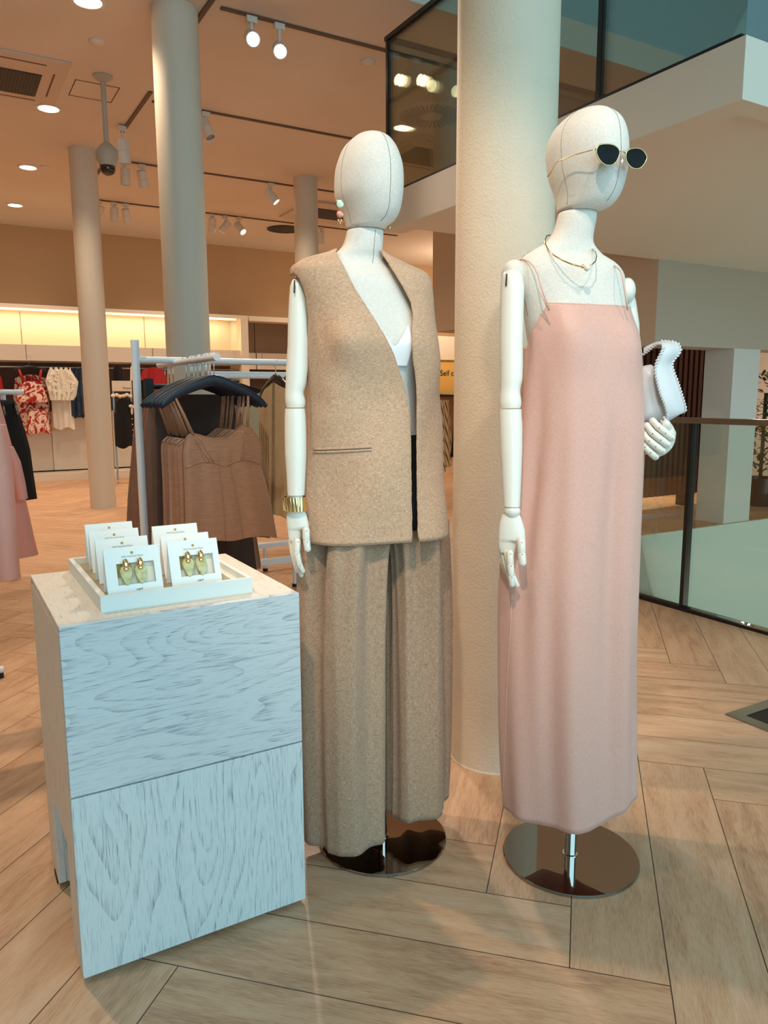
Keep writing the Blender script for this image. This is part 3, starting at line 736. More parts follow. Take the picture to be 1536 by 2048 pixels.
def head(man, tab, k, parent, phi, y_top, y_bot):
    ph = man.phi; man.setphi(phi)
    ys = [y_top+(y_bot-y_top)*(1-math.cos(PI*.5*i/14)) for i in range(15)]
    ys = [y_top+(y_bot-y_top)*((i/36)**1.6) for i in range(37)]
    P = []; axis_u = None
    nt = 56
    for y in ys: 
        c, Wd, D = man.prof(y, tab, k)
        P.append([man.pt((c, Wd, D), 2*PI*j/nt, 2.1) for j in range(nt)])
    o = MB().grid(P, closeu=True, cap0=True, cap1=True).build('head', 'linen_skin', parent, smooth=True)
    seam = [man.pt((lambda q: (q[0], q[1], q[2]))(man.prof(y, tab, k)), PI/2, 2.1)+man.fw*.0002 for y in ys[6:-1]]
    q = MB().tube(seam, .0006, 6).build('seam', 'seam_thread', None, smooth=True); sub_parent(q, o)
    for th in (0, PI):
        sm = [man.pt(man.prof(y, tab, k), th, 2.1) for y in ys[4:-1]]
        q = MB().tube(sm, .0005, 6).build('seam', 'seam_thread', None, smooth=True); sub_parent(q, o)
    man.setphi(math.degrees(ph)); return o
def limb(man, rows, v, name, m, parent, k=1.0, ny=24, nt=28, cap=True):
    """rows of (y, xl, xr[, v]) seen in the photograph; round section"""
    ph = man.phi; man.phi = 0; c0 = (man.fw, man.sd); man.fw, man.sd = man.ev, man.eu
    P = []
    for i in range(ny+1):
        y = rows[0][0]+(rows[-1][0]-rows[0][0])*i/ny
        vv = interp(y, rows, 3) if len(rows[0]) > 3 else v
        xl, xr = interp(y, rows, 1), interp(y, rows, 2)
        ul, z = man.uz(xl, y, vv); ur, _ = man.uz(xr, y, vv); a = (ur-ul)/2; c = man.W((ul+ur)/2, vv, z)
        P.append([c+man.eu*a*math.cos(2*PI*j/nt)+man.ev*a*k*math.sin(2*PI*j/nt) for j in range(nt)])
    man.phi = ph; man.fw, man.sd = c0
    return MB().grid(P, closeu=True, cap0=cap, cap1=cap).build(name, m, parent, smooth=True, sharp=42)
def finger(pts, r0, r1, parent, dark=True):
    """jointed wooden finger: tapered phalanges rounded at the ends, a dark pin at each joint"""
    m_ = MB()
    for a, b_, i in zip(pts[:-1], pts[1:], range(9)):
        a, b_ = np.array(a), np.array(b_); d = b_-a; L_ = np.linalg.norm(d); d = d/L_
        N = len(pts)-1; ra = r0+(r1-r0)*i/N; rb = r0+(r1-r0)*(i+1)/N
        ts = [-.9*ra, -.6*ra, 0, L_*.5, L_-.1*rb, L_+.35*rb, L_+.75*rb] if i == N-1 else [-.9*ra, -.6*ra, 0, L_*.5, L_*.9, L_*.97]
        rs = [ra*.35, ra*.8, ra, (ra+rb)*.5*.97, rb, rb*.85, rb*.35] if i == N-1 else [ra*.35, ra*.8, ra, (ra+rb)*.5, rb, rb*.9]
        m_.tube([a+d*t_ for t_ in ts], rs, 14)
    return m_
# ---------------------------------------------------------------- vest mannequin
MV = Man((765, 1676), 22)
def stand(man, t, pole_px, rp, top_z, r=.172):
    P = man.P
    MB().lathe((P[0], P[1], 0), [(r-.002, 0), (r, .002), (r, .0065), (r-.002, .008)], 96).build('base_plate', 'mirror_steel', t, sharp=30)
    MB().lathe((P[0], P[1], .008), [(rp+.004, 0), (rp+.004, .002), (rp, .003)], 32).build('collar', 'chrome', t, sharp=30)
    MB().tube([(P[0], P[1], .012), (P[0], P[1], top_z)], rp, 28).build('pole', 'chrome', t, smooth=True, sharp=40)
tV = thing('mannequin', 'linen mannequin with white wooden arms wearing the beige vest and trousers', 'mannequin', (*MV.P, 0))
stand(MV, tV, None, .0125, .9)
HV = [(265.5, 739, 745), (267, 728, 756), (271, 715, 766), (275, 708, 773), (282, 699, 781), (295, 687, 790), (307.6, 680, 796), (333.5, 671.5, 803.5), (359, 668.6, 806), (385, 669, 805.5), (398, 671.5, 804), (411, 677, 802),
      (424, 683, 799), (437, 688.5, 793), (445, 691, 786.5), (451, 692.7, 778), (458, 694, 770), (462, 695, 767)]
head(MV, HV, 1.30, tV, 32, 265.5, 461)
TV = [(458, 695, 767, .95), (480, 690, 766, .95), (495, 684, 765, .9), (507, 674, 765, .8), (518, 660, 768, .62), (530, 636, 785, .5), (545, 612, 815, .48), (565, 602, 838, .5), (600, 606, 846, .55), (640, 620, 850, .62),
      (690, 628, 852, .68), (730, 640, 846, .66), (790, 655, 835, .64), (860, 655, 836, .64), (930, 640, 850, .66), (1000, 630, 862, .66)]
def bustV(y, th):
    d = math.sin(th)
    if d <= 0 or not 560 < y < 790: return 0
    b_ = sum(math.exp(-((th-c)/.30)**2) for c in (1.05, 2.10))
    return .026*b_*math.exp(-((y-690)/48)**2)
body(MV, TV, .6, 461, 1000, 90, 72, 2.1, fold=bustV).build('torso', 'linen_skin', tV, smooth=True)
def neck_line(man, tab, y, t):
    pr = man.prof(y, tab, .95)
    MB().tube([man.pt(pr, 2*PI*j/48, 2.1, .0006) for j in range(48)], .0011, 6, closed=True).build('neck_joint', 'seam_thread', t, smooth=True)
neck_line(MV, TV, 461, tV)
sm = []
for y in range(466, 535, 6):
    pr = MV.prof(y, TV, .6); sm.append(MV.pt(pr, MV.theta_at(pr, 751-(y-466)*.09, 2.1, 30, 150), 2.1, .0003))
MB().tube(sm, .0006, 6).build('seam', 'seam_thread', tV, smooth=True)
# jewel-less wooden arm hanging at the image left
def hang_arm(man, t, up, fore, wr, palm, v, slit, v2=None):
    v2 = v2 or v
    ya, yb = up[0][0], fore[-1][0]
    add = lambda rows: [(y, a, b_, v+(v2-v)*min(1, max(0, (y-ya)/(yb-ya)))) for y, a, b_ in rows]
    up, fore, wr, palm = add(up), add(fore), add(wr), add(palm)
    a = limb(man, up, v, 'upper_arm', 'wood_white', t, .92, 40)
    limb(man, fore, v, 'forearm', 'wood_white', t, .92, 30)
    limb(man, wr, v, 'wrist', 'wood_white', t, .9, 8)
    p = limb(man, palm, v, 'hand', 'wood_white', t, .42, 20)
    for (x0, y0, x1, y1) in slit:
        q = MB()
        ps = [man.px(x0+(x1-x0)*k/4, y0+(y1-y0)*k/4, v+.0305) for k in range(5)]
        q.tube(ps, .0018, 8); q = q.build('joint_slot', 'joint_dark', None, smooth=True); sub_parent(q, a)
    return a, p
upV = [(554, 593, 597), (556, 588, 602), (561, 584, 607), (572, 580, 611), (595, 578, 614), (640, 576, 616), (692, 575, 617), (693.5, 575, 617), (740, 572, 616), (770, 571, 612), (785, 570, 607), (792, 570, 608), (799, 570, 611), (808, 571, 611), (815, 573, 609)]
foV = [(817, 570, 610), (835, 569, 612), (870, 569, 613), (910, 570, 613), (950, 573, 611), (990, 575, 609)]
wrV = [(991, 578, 606), (1000, 577, 607), (1020, 578, 606), (1026, 580, 605)]
paV = [(1022, 576, 610), (1030, 573, 613), (1045, 573.5, 617), (1052, 574, 618), (1057, 574.5, 618), (1058, 575, 602), (1075, 577, 601), (1081, 579, 600)]
aV, pV = hang_arm(MV, tV, upV, foV, wrV, paV, .06, [(589, 560, 588.5, 586)], .12)
SHIFT = 0
def hfinger(man, pxs, r0, r1, hand):
    sh_ = {id(pV): .06}.get(id(hand), SHIFT); pxs = [(a, b_, c+sh_) for a, b_, c in pxs]
    o = finger([man.px(*p) for p in pxs], r0, r1, None).build('finger', 'wood_white', None, smooth=True); sub_parent(o, hand)
    q = MB()
    for p in pxs[:-1]: q.ell(man.px(p[0]+1.5, p[1]+2, p[2]+r0*.96), .0011, .0011, .0011, 8, 6)
    q = q.build('joint_pin', 'joint_dark', None, smooth=True); sub_parent(q, hand)
hfinger(MV, [(612, 1060, .075), (613, 1082, .078), (615.5, 1099, .080)], .0092, .0082, pV)
hfinger(MV, [(595, 1082, .072), (594, 1106, .078), (599, 1128, .078), (606, 1143, .072)], .0080, .0062, pV)
hfinger(MV, [(590, 1084, .060), (591, 1108, .066), (597, 1133, .064), (603, 1151, .056)], .0076, .0058, pV)
hfinger(MV, [(585, 1083, .048), (585, 1102, .052), (590, 1126, .050), (595, 1143, .044)], .0074, .0056, pV)
hfinger(MV, [(582, 1081, .038), (583, 1095, .040), (586, 1110, .038), (590, 1122, .034)], .0066, .0052, pV)
# gold cuff
b0, b1 = MV.px(589.5, 993, .12), MV.px(592, 1021, .12)
ax_ = _n(b1-b0); P = []
nn = 96; Lc = float(np.linalg.norm(b1-b0))
for lay, (rr, hh) in enumerate(((.0235, 0), (.0262, 0), (.0265, .1), (.0265, .9), (.0262, 1), (.0235, 1))):
    row = []
    for k in range(nn):
        a = 2*PI*k/nn; rp = rr+(.0012*math.sin(a*24) if lay in (2, 3) and (.9 < a < 4.4) else 0)
        row.append(b0+ax_*Lc*hh+rp*(math.cos(a)*MV.eu+.9*math.sin(a)*MV.ev)*1.05+MV.ev*0)
    P.append(row)
P.append(P[0])
o = MB().grid(P, closeu=True).build('cuff_bracelet', 'gold', sharp=40, smooth=True); tag(o, 'wide ribbed gold cuff around the wrist of the vest mannequin', 'bracelet')
# ---------------------------------------------------------------- vest
VT = [(506, 668, 764, .8), (510, 661, 771, .7), (515, 648, 780, .60), (521, 630, 796, .52), (528, 612, 812, .48), (535, 604, 829, .46), (541, 595, 843, .46), (548, 592, 852, .48), (560, 593, 857, .5), (580, 598, 860, .54), (610, 607, 862, .58), (640, 614, 864, .62),
      (690, 620, 866, .68), (740, 620, 868, .66), (800, 614, 870, .62), (860, 613, 874, .62), (920, 612, 880, .64), (980, 611, 886, .66), (1030, 610, 890, .68), (1068, 610, 892, .70)]
EL = [(506, 676), (515, 673), (540, 683), (580, 703), (620, 729), (660, 756), (700, 781), (740, 797), (780, 810), (830, 819), (880, 821), (960, 822), (1068, 824)]
ER = [(506, 758), (515, 762), (540, 778), (580, 803), (610, 820), (640, 829), (680, 832), (760, 831), (880, 831), (980, 832), (1068, 834)]
def vfold(y, th):
    f = bustV(y, th)*1.15+.011*math.exp(-((y-692)/70)**2)*max(0, math.sin(th))
    # soft drag folds from the bust and under the pocket
    f += .0065*math.sin(3*th+y/60)*min(1, max(0, (y-600)/120))
    f += .006*math.exp(-((y-805)/24)**2)*math.exp(-((th-2.55)/.22)**2)*-1
    f += .0045*math.sin(5*th-y/48)*min(1, max(0, (y-700)/100))
    return f
rowsy = list(np.linspace(506, 550, 16))+list(np.linspace(554, 1068, 110))
NT = 190; P = []
for y in rowsy:
    pr = MV.prof(y, VT, .6)
    n_ = 2.25
    tl_ = MV.theta_at(pr, interp(y, EL, 1)-1.5, n_, 60, 175, .5, vfold, y, .004); tr_ = MV.theta_at(pr, interp(y, ER, 1)+2.5, n_, 5, 100, .5, vfold, y, .004)
    if tl_ <= tr_: tl_ = tr_+.01
    row = []
    for j in range(NT+1):
        th = tl_+(tr_+2*PI-tl_)*j/NT
        lift = 0
        p = MV.pt(pr, th, n_, vfold(y, th)+.004)
        if y > 1000: p = p+np.array([0, 0, .0])
        row.append(p)
    P.append(row)
# armhole at the image-left shoulder: cut the faces inside an oval and pull the rim onto it
def armhole(P, cx_, cy_, rx_, ry_, front=True):
    R_, C_ = len(P), len(P[0]); inside = np.zeros((R_, C_), bool)
    for i in range(R_):
        for j in range(C_):
            th_u = (P[i][j][:2]-MV.P)@MV.ev[:2]
            if j > NT*.62: continue
            x_, y_ = px_of(P[i][j]); d = ((x_-cx_)/rx_)**2+((y_-cy_)/ry_)**2
            inside[i, j] = d < 1
    return inside
ins = armhole(P, 588, 650, 31, 103)
f = []; C_ = NT+1
for i in range(len(P)-1):
    for j in range(NT):
        if ins[i, j] and ins[i+1, j] and ins[i, j+1] and ins[i+1, j+1]: continue
        f.append((i*C_+j, i*C_+j+1, (i+1)*C_+j+1, (i+1)*C_+j))
tW = thing('vest', 'open beige woven waistcoat without sleeves on the left mannequin', 'vest', (*MV.P, 1.1))
# left and right front plus back are one continuous shell
vest = mesh_obj('shell', [p for r_ in P for p in r_], f, 'vest_cloth', tW)
bm = bmesh.new(); bm.from_mesh(vest.data)
bmesh.ops.delete(bm, geom=[v for v in bm.verts if not v.link_faces], context='VERTS')
rim = [v for v in bm.verts if any(len(e.link_faces) == 1 for e in v.link_edges)]
for _ in range(12):
    new = {}
    for v in rim:
        x_, y_ = px_of(v.co)
        if abs(x_-588) > 40 or abs(y_-650) > 108: continue
        nb = [e.other_vert(v).co for e in v.link_edges if len(e.link_faces) == 1]
        if len(nb) == 2: new[v] = v.co*.5+(nb[0]+nb[1])*.25
    for v, c in new.items(): v.co = c
bm.to_mesh(vest.data); bm.free()
solid(vest, .0035, 1)
# piped edge along both fronts, hem and pocket
for idx in (0, NT):
    q = MB().tube([P[i][idx]+MV.fw*.002 for i in range(10, len(P), 2)], .0022, 8).build('front_edge', 'vest_cloth', tW, smooth=True)
MB().tube(P[-1][::2], .0028, 8).build('hem', 'vest_cloth', tW, smooth=True)
def surf_v(x, y, off=.005):
    pr = MV.prof(y, VT, .6); th = MV.theta_at(pr, x, 2.25, 30, 178, .25, vfold, y, .004); return MV.pt(pr, th, 2.25, vfold(y, th)+off)
pk = [(630+i*112/14, 895-i*5/14) for i in range(15)]
MB().tube([surf_v(x, y-2.6, .0085) for x, y in pk], .0030, 8).build('pocket_welt', 'vest_cloth', tW, smooth=True)
MB().tube([surf_v(x, y+3.0, .0085) for x, y in pk], .0030, 8).build('pocket_welt', 'vest_cloth', tW, smooth=True)
MB().tube([surf_v(x, y+.2, .0080) for x, y in pk], .0016, 6).build('pocket_slit', 'lining', tW, smooth=True)
# ---------------------------------------------------------------- bandeau top
def ring_patch(man, tab, k, y0f, y1f, th0, th1, n, off, ny=16, nt=48, fold=None):
    P = []
    for i in range(ny+1):
        row = []
        for j in range(nt+1):
            th = th0+(th1-th0)*j/nt; y = y0f(th)+(y1f(th)-y0f(th))*i/ny
            row.append(man.pt(man.prof(y, tab, k), th, n, off+(fold(y, th) if fold else 0)))
        P.append(row)
    return P
thc = MV.theta_at(MV.prof(690, TV, .6), 785, 2.1, 40, 140)
def top_y(th):
    d = abs(th-thc); return 698-56*(1-math.exp(-(d/.20)**1.6))*(1 if d < .5 else math.exp(-((d-.5)/.5)**2))
P_ = ring_patch(MV, TV, .6, top_y, lambda th: 738-3*math.cos(3*(th-thc)), MV.theta_at(MV.prof(690, TV, .6), 826, 2.1, 5, 90, .5, bustV, 690, .003), PI+.4, 2.1, .003, 22, 90, bustV)
o = MB().grid(P_).build('bandeau_top', 'bra_white', smooth=True); solid(o, .002, 1); tag(o, 'white moulded bandeau top under the open beige waistcoat', 'top')
# ---------------------------------------------------------------- wide trousers
tT = thing('trousers', 'very wide pleated beige trousers on the left mannequin', 'trousers', (*MV.P, .9))
LT = [(1060, 608, 791, .85, .03), (1120, 602, 787, .85, .04), (1250, 599, 786, .85, .045), (1400, 600, 785, .85, .05), (1550, 603, 783, .85, .052), (1640, 608, 782, .85, .054), (1668, 610, 782, .85, .054)]
RT = [(1060, 740, 890, .85, -.03), (1120, 746, 896, .85, -.035), (1250, 752, 904, .8, -.04), (1400, 754, 907, .8, -.045), (1550, 755, 906, .8, -.045), (1612, 755, 903, .8, -.045)]
def tfold(seed):
    rr = random.Random(seed); ws = [(n, rr.uniform(0, 6.28), rr.uniform(.6, 1.0)) for n in (3, 5, 9)]
    def f(y, th):
        a = .0105*(1-.35*min(1, max(0, (y-1050)/600)))
        s = sum(q*(1-2*abs(math.sin((n*th+p+.25*math.sin(y/170+n))/2))**1.3) / (1+.16*n) for n, p, q in ws)
        return a*s*2.9*(1+.5*max(0, 1-(y-1050)/250))-.006
    return f
for tab, seed, nm in ((LT, 3, 'left'), (RT, 8, 'right')):
    leg = body(MV, tab, .9, 1046, tab[-1][0], 60, 120, 2.2, fold=tfold(seed), cap=False).build('trouser_leg', 'trouser_cloth_dim', tT, smooth=True); solid(leg, .003, -1)
WB = [(872, 652, 838, .64), (886, 650, 842, .64), (940, 640, 856, .66), (1000, 628, 872, .68), (1060, 618, 882, .62)]
q = body(MV, WB, .64, 872, 1052, 14, 64, 2.2, cap=False).build('hip_yoke', 'black_cloth', tT, smooth=True); solid(q, .003, -1)
body(MV, [(870, 651, 839, .64), (888, 650, 842, .64)], .64, 870, 888, 3, 64, 2.2, cap=False).build('waistband', 'black_cloth', tT, smooth=True)
# ---------------------------------------------------------------- earrings of the vest mannequin
def drop_earring(pt0, man, s, label):
    t = thing('drop_earring', label, 'earring', pt0)
    c = np.array(pt0); A = (man.eu, np.array([0, 0, 1.]), man.ev)
    MB().ell(c, .0095*s, .0115*s, .003, 24, 12, A).build('gold_setting', 'gold', t, smooth=True)
    MB().ell(c+man.ev*.002, .0075*s, .0093*s, .003, 24, 12, A).build('mint_stone', 'mint_stone', t, smooth=True)
    MB().ell(c-np.array([0, 0, .0225*s]), .0085*s, .0080*s, .003, 24, 12, A).build('gold_setting', 'gold', t, smooth=True)
    MB().ell(c-np.array([0, 0, .0225*s])+man.ev*.002, .0068*s, .0064*s, .003, 24, 12, A).build('coral_stone', 'coral_stone', t, smooth=True)
    z = c-np.array([0, 0, .033*s])
    for dx in (-.0045, 0, .0045): MB().tube([z+man.eu*dx*.6, z+man.eu*dx-np.array([0, 0, .010 if dx else .019])*s], [.0022*s, .0009*s], 10).build('gold_drop', 'gold', t, smooth=True)
    return t
e0 = MV.px(679.5, 408, .062); drop_earring(e0, MV, 1.0, 'mint and coral stone earring hanging at the left of the vest mannequin head')
o = MB().tube([MV.px(779, 452, -.02), MV.px(779, 461, -.02)], [.0045, .0008], 10).build('earring_tip', 'gold', smooth=True)
tag(o, 'gold tip of the second earring showing under the right of the head', 'earring')
# ---------------------------------------------------------------- dress mannequin
MD = Man((1140, 1712), 24)
tD = thing('mannequin', 'linen mannequin in sunglasses wearing the long pink slip dress', 'mannequin', (*MD.P, 0))
stand(MD, tD, None, .0155, .9, .172)
HD = [(216.5, 1182, 1190), (218, 1172, 1198), (223, 1158, 1209), (228, 1146, 1217), (234, 1135, 1225), (251.6, 1114.7, 1241), (271.6, 1100, 1250), (294.5, 1093, 1254.5), (314.6, 1091.8, 1255.7), (343, 1094.5, 1255), (360, 1098, 1252), (377.6, 1104, 1248),
      (394.8, 1110, 1242), (406, 1112.3, 1235), (415, 1113, 1228), (422, 1114, 1218), (426, 1114.5, 1207), (429, 1115, 1197)]
head(MD, HD, 1.32, tD, 45, 216.5, 428)
TD = [(423, 1118, 1194, .95), (430, 1117, 1193, .95), (440, 1114, 1193, .95), (465, 1107, 1188, .92), (480, 1098, 1186, .85), (492, 1087, 1188, .75), (503, 1070, 1196, .62), (515, 1052, 1208, .52), (530, 1042, 1232, .48), (550, 1038, 1248, .5), (580, 1040, 1253, .54), (620, 1048, 1256, .6),
      (690, 1058, 1262, .68), (760, 1075, 1250, .66), (860, 1085, 1240, .66), (960, 1065, 1255, .66)]
def bustD(y, th):
    d = math.sin(th)
    if d <= 0 or not 540 < y < 830: return 0
    b_ = sum(math.exp(-((th-c)/.34)**2) for c in (1.02, 2.12))
    return .020*b_*math.exp(-((y-690)/60)**2)
body(MD, TD, .6, 428, 960, 80, 72, 2.1, fold=bustD).build('torso', 'linen_skin', tD, smooth=True)
MB().tube([MD.pt(MD.prof(y, TD, .6), PI+.1-.25*math.sin((y-500)/130*PI*.5), 2.1, .0005) for y in range(505, 640, 6)], .0006, 6).build('seam', 'seam_thread', tD, smooth=True)
neck_line(MD, TD, 427, tD)
# near arm (image left), with its round shoulder cap
MB().ell(MD.px(1029, 552, .045), .030, .040, .036, 28, 18, (MD.eu, MD.ev, np.array([0, 0, 1.]))).build('shoulder_cap', 'linen_skin', tD, smooth=True)
upD = [(538, 1020, 1028), (541, 1011, 1036), (547, 1006, 1042), (556, 1003, 1046), (575, 1001, 1049), (610, 1000, 1048), (682, 999, 1046), (684, 999, 1046), (730, 1000, 1046), (760, 1000, 1045), (780, 1000, 1040), (790, 999, 1041), (800, 998, 1043), (810, 998, 1043), (816, 1000, 1041)]
foD = [(818, 997, 1043), (850, 998, 1045), (900, 1000, 1045), (950, 1003, 1043), (1012, 1007, 1040)]
wrD = [(1013, 1010, 1037), (1018, 1008, 1041), (1024, 1008, 1041), (1030, 1011, 1038)]
paD = [(1029, 1004, 1040), (1045, 999, 1046), (1060, 997, 1050), (1078, 996, 1051), (1080, 996, 1051), (1081, 996, 1034), (1095, 997, 1031), (1104, 1000, 1029)]
aD, pD = hang_arm(MD, tD, upD, foD, wrD, paD, .075, [(1013.5, 548, 1012, 572), (1002, 790, 1003, 816)], .150)
SHIFT = .075
hfinger(MD, [(1042.5, 1083, .095), (1043.5, 1107, .098), (1045.5, 1127, .100)], .0098, .0086, pD)
hfinger(MD, [(1020, 1106, .092), (1021, 1130, .096), (1022.5, 1152, .096), (1024, 1170, .092)], .0088, .0068, pD)
hfinger(MD, [(1014, 1105, .080), (1018, 1130, .084), (1026, 1153, .082), (1034, 1171, .076)], .0082, .0062, pD)
hfinger(MD, [(1007, 1104, .066), (1010, 1124, .070), (1017, 1146, .068), (1022, 1162, .062)], .0078, .0060, pD)
hfinger(MD, [(1002, 1102, .054), (1004, 1117, .056), (1008, 1134, .054), (1011, 1144, .050)], .0068, .0054, pD)
SHIFT = 0
# far arm: upper arm down behind the dress, forearm coming forward, hand round the bag
sh = MD.px(1250, 588, -.075); el = MD.px(1262, 790, -.11); wr = MD.px(1292, 905, -.045)
MB().ell(MD.px(1254, 582, -.05), .020, .03, .030, 24, 16, (MD.eu, MD.ev, np.array([0, 0, 1.]))).build('shoulder_joint', 'wood_white', tD, smooth=True)
MB().tube([sh+(el-sh)*t_ for t_ in (0, .08, .3, .6, .9, 1)], [.02, .024, .029, .027, .024, .018], 26).build('upper_arm', 'wood_white', tD, smooth=True, sharp=45)
MB().tube([el+(wr-el)*t_ for t_ in (0, .08, .4, .8, 1)], [.018, .025, .026, .020, .015], 26).build('forearm', 'wood_white', tD, smooth=True, sharp=45)
pm = MB(); pc = MD.px(1324, 886, -.006)
a1 = _n(MD.px(1350, 862, 0)-MD.px(1300, 905, 0)); a2 = np.cross(a1, MD.ev)
pm = MB()
out = [(1290, 893), (1296, 872), (1310, 852), (1322, 842), (1334, 842), (1344, 854), (1351, 866), (1352, 878), (1348, 891), (1340, 902), (1330, 910), (1318, 914.5), (1309, 916), (1299, 908)]
cxy = np.mean(np.array(out), 0)
def ringp(sc, v): return [MD.px(cxy[0]+(x-cxy[0])*sc, cxy[1]+(y-cxy[1])*sc, v) for x, y in out]
R_ = [ringp(.55, -.036), ringp(.86, -.032), ringp(.98, -.022), ringp(1.0, -.010), ringp(.97, .000), ringp(.85, .007), ringp(.5, .009)]
hD = pm.grid(R_, closeu=True, cap0=True, cap1=True).build('hand', 'wood_white', tD, smooth=True); subsurf(hD)
fs = [[(1343, 875, .010), (1330, 864.5, .018), (1317, 854, .020), (1304, 840.5, .014)],
      [(1334, 889, .010), (1320, 878, .020), (1304, 865, .022), (1293, 850, .014)],
      [(1324, 901.5, .008), (1310, 891, .018), (1297, 880, .019), (1287, 866, .012)],
      [(1310.5, 913, .004), (1300, 903.5, .012), (1289, 892, .013), (1281, 879, .006)]]
for q_ in fs: hfinger(MD, q_, .0092, .0080, hD)
o = finger([MD.px(1343, 868, -.01), MD.px(1337, 855, .0), MD.px(1331, 847, .012)], .0105, .010, None).build('thumb', 'wood_white', None, smooth=True); sub_parent(o, hD)
# ---------------------------------------------------------------- slip dress
DT = [(612, 1098, 1256, .62), (630, 1092, 1261, .64), (650, 1082, 1268, .66), (670, 1068, 1275, .68), (700, 1053, 1280, .70), (760, 1048, 1285, .70), (850, 1042, 1290, .72), (950, 1030, 1285, .74), (1050, 1014, 1281, .76), (1150, 1004, 1278, .78), (1300, 1001, 1271, .8),
      (1450, 1001, 1269, .8), (1540, 1004, 1268, .8), (1582, 1007, 1267, .8)]
DU = [(y, (a if y > 700 else min(a, 1053)), b_, k) for y, a, b_, k in DT]
def dfold(y, th):
    f = bustD(y, th)*.55
    g_ = min(1, max(0, (y-700)/250))
    f += g_*(.0070*math.sin(6*th+.6+y/500)+.0038*math.sin(9*th+2.0-y/400)+.0020*math.sin(15*th+y/260))
    f += .0035*(1-g_)*math.sin(7*th+1.3)*math.exp(-((y-690)/60)**2)
    return f
tS = thing('slip_dress', 'long pale pink satin slip dress with thin straps on the right mannequin', 'dress', (*MD.P, .9))
thL = MD.theta_at(MD.prof(640, DU, .66), 1099, 2.1, 90, 200); thR = MD.theta_at(MD.prof(640, DU, .66), 1256, 2.1, -20, 90)
def ytop(th):
    # straight across the chest, dipping under both arms and lower at the back
    th = (th+PI/2) % (2*PI)-PI/2
    if thR <= th <= thL: return 619+5*math.sin((th-thR)/(thL-thR)*PI)-1.5
    d = (th-thL) if th > thL else (thR-th)
    return 619+min(1, d/.75)**.8*78
P = []
NTd = 200; NYd = 120
for i in range(NYd+1):
    row = []
    for j in range(NTd):
        th = 2*PI*j/NTd; y0_ = ytop(th); y1_ = 1582
        y1_ = 1586-34*max(0, math.cos(th))-6*max(0, -math.cos(th)); y = y0_+(y1_-y0_)*(i/NYd)**1.15
        row.append(MD.pt(MD.prof(y, DU, .7), th, 2.1, dfold(y, th)+.003))
    P.append(row)
dr = MB().grid(P, closeu=True).build('skirt', 'satin_pink', tS, smooth=True); solid(dr, .0016, 1)
MB().tube([p+np.array([0, 0, .001]) for p in P[0]], .0018, 8, closed=True).build('neckline_binding', 'satin_pink', tS, smooth=True)
MB().tube([p for p in P[-1]], .0016, 8, closed=True).build('hem', 'satin_pink', tS, smooth=True)
def surf_d(x, y, off=.004, lo=40, hi=195):
    pr = MD.prof(y, DU, .7); th = MD.theta_at(pr, x, 2.1, lo, hi, .5); return MD.pt(pr, th, 2.1, dfold(y, th)+off)
MB().tube([surf_d(x, y) for x, y in [(1028, 1165), (1026, 1220), (1022, 1280), (1018, 1350), (1015, 1430), (1013, 1510), (1012, 1550), (1011, 1580)]], .0016, 8).build('side_slit', 'satin_pink', tS, smooth=True)
MB().tube([surf_d(x, y) for x, y in [(1048, 722), (1062, 716), (1080, 708), (1092, 703)]], .0009, 6).build('bust_dart', 'satin_pink', tS, smooth=True)
# straps: over the shoulders, double near the cap
def strap(pxs): MB().tube([MD.px(*p) for p in pxs], .0015, 8).build('strap', 'satin_pink', tS, smooth=True)
strap([(1099, 621, .128), (1092, 600, .130), (1082, 575, .128), (1076, 550, .118), (1068, 533, .100), (1058, 523, .080), (1044, 517, .055), (1036, 520, .025), (1036, 540, -.02)])
strap([(1098, 621, .128), (1088, 600, .131), (1079, 582, .129)])
strap([(1255, 620, .065), (1252, 600, .070), (1248, 575, .072), (1245, 555, .066), (1241, 543, .050), (1235, 536, .030), (1228, 531, .0), (1226, 540, -.04)])
# ---------------------------------------------------------------- necklace
t = thing('necklace', 'thin gold torque necklace with a pearl bead on the right mannequin', 'necklace', MD.px(1150, 510, 0))
npx = [(1100, 470, -.035), (1093, 472, -.01), (1090, 480, .02), (1091, 489, .042), (1097, 500, .062), (1108, 511, .082), (1125, 521, .098), (1142, 528, .106), (1160, 533, .108), (1172, 534, .106), (1183, 530, .100), (1191, 522, .086), (1193, 512, .066), (1190, 504, .045), (1185, 498, .02)]
MB().tube([MD.px(*p) for p in npx], .0017, 10).build('collar_wire', 'gold', t, smooth=True)
MB().ell(MD.px(1174, 535, .108), .0072, .0085, .0072, 20, 12, (MD.eu, np.array([0, 0, 1.]), MD.ev)).build('pearl', 'pearl', t, smooth=True)
MB().ell(MD.px(1165, 533, .108), .0040, .0045, .004, 16, 10, (MD.eu, np.array([0, 0, 1.]), MD.ev)).build('gold_bead', 'gold', t, smooth=True)
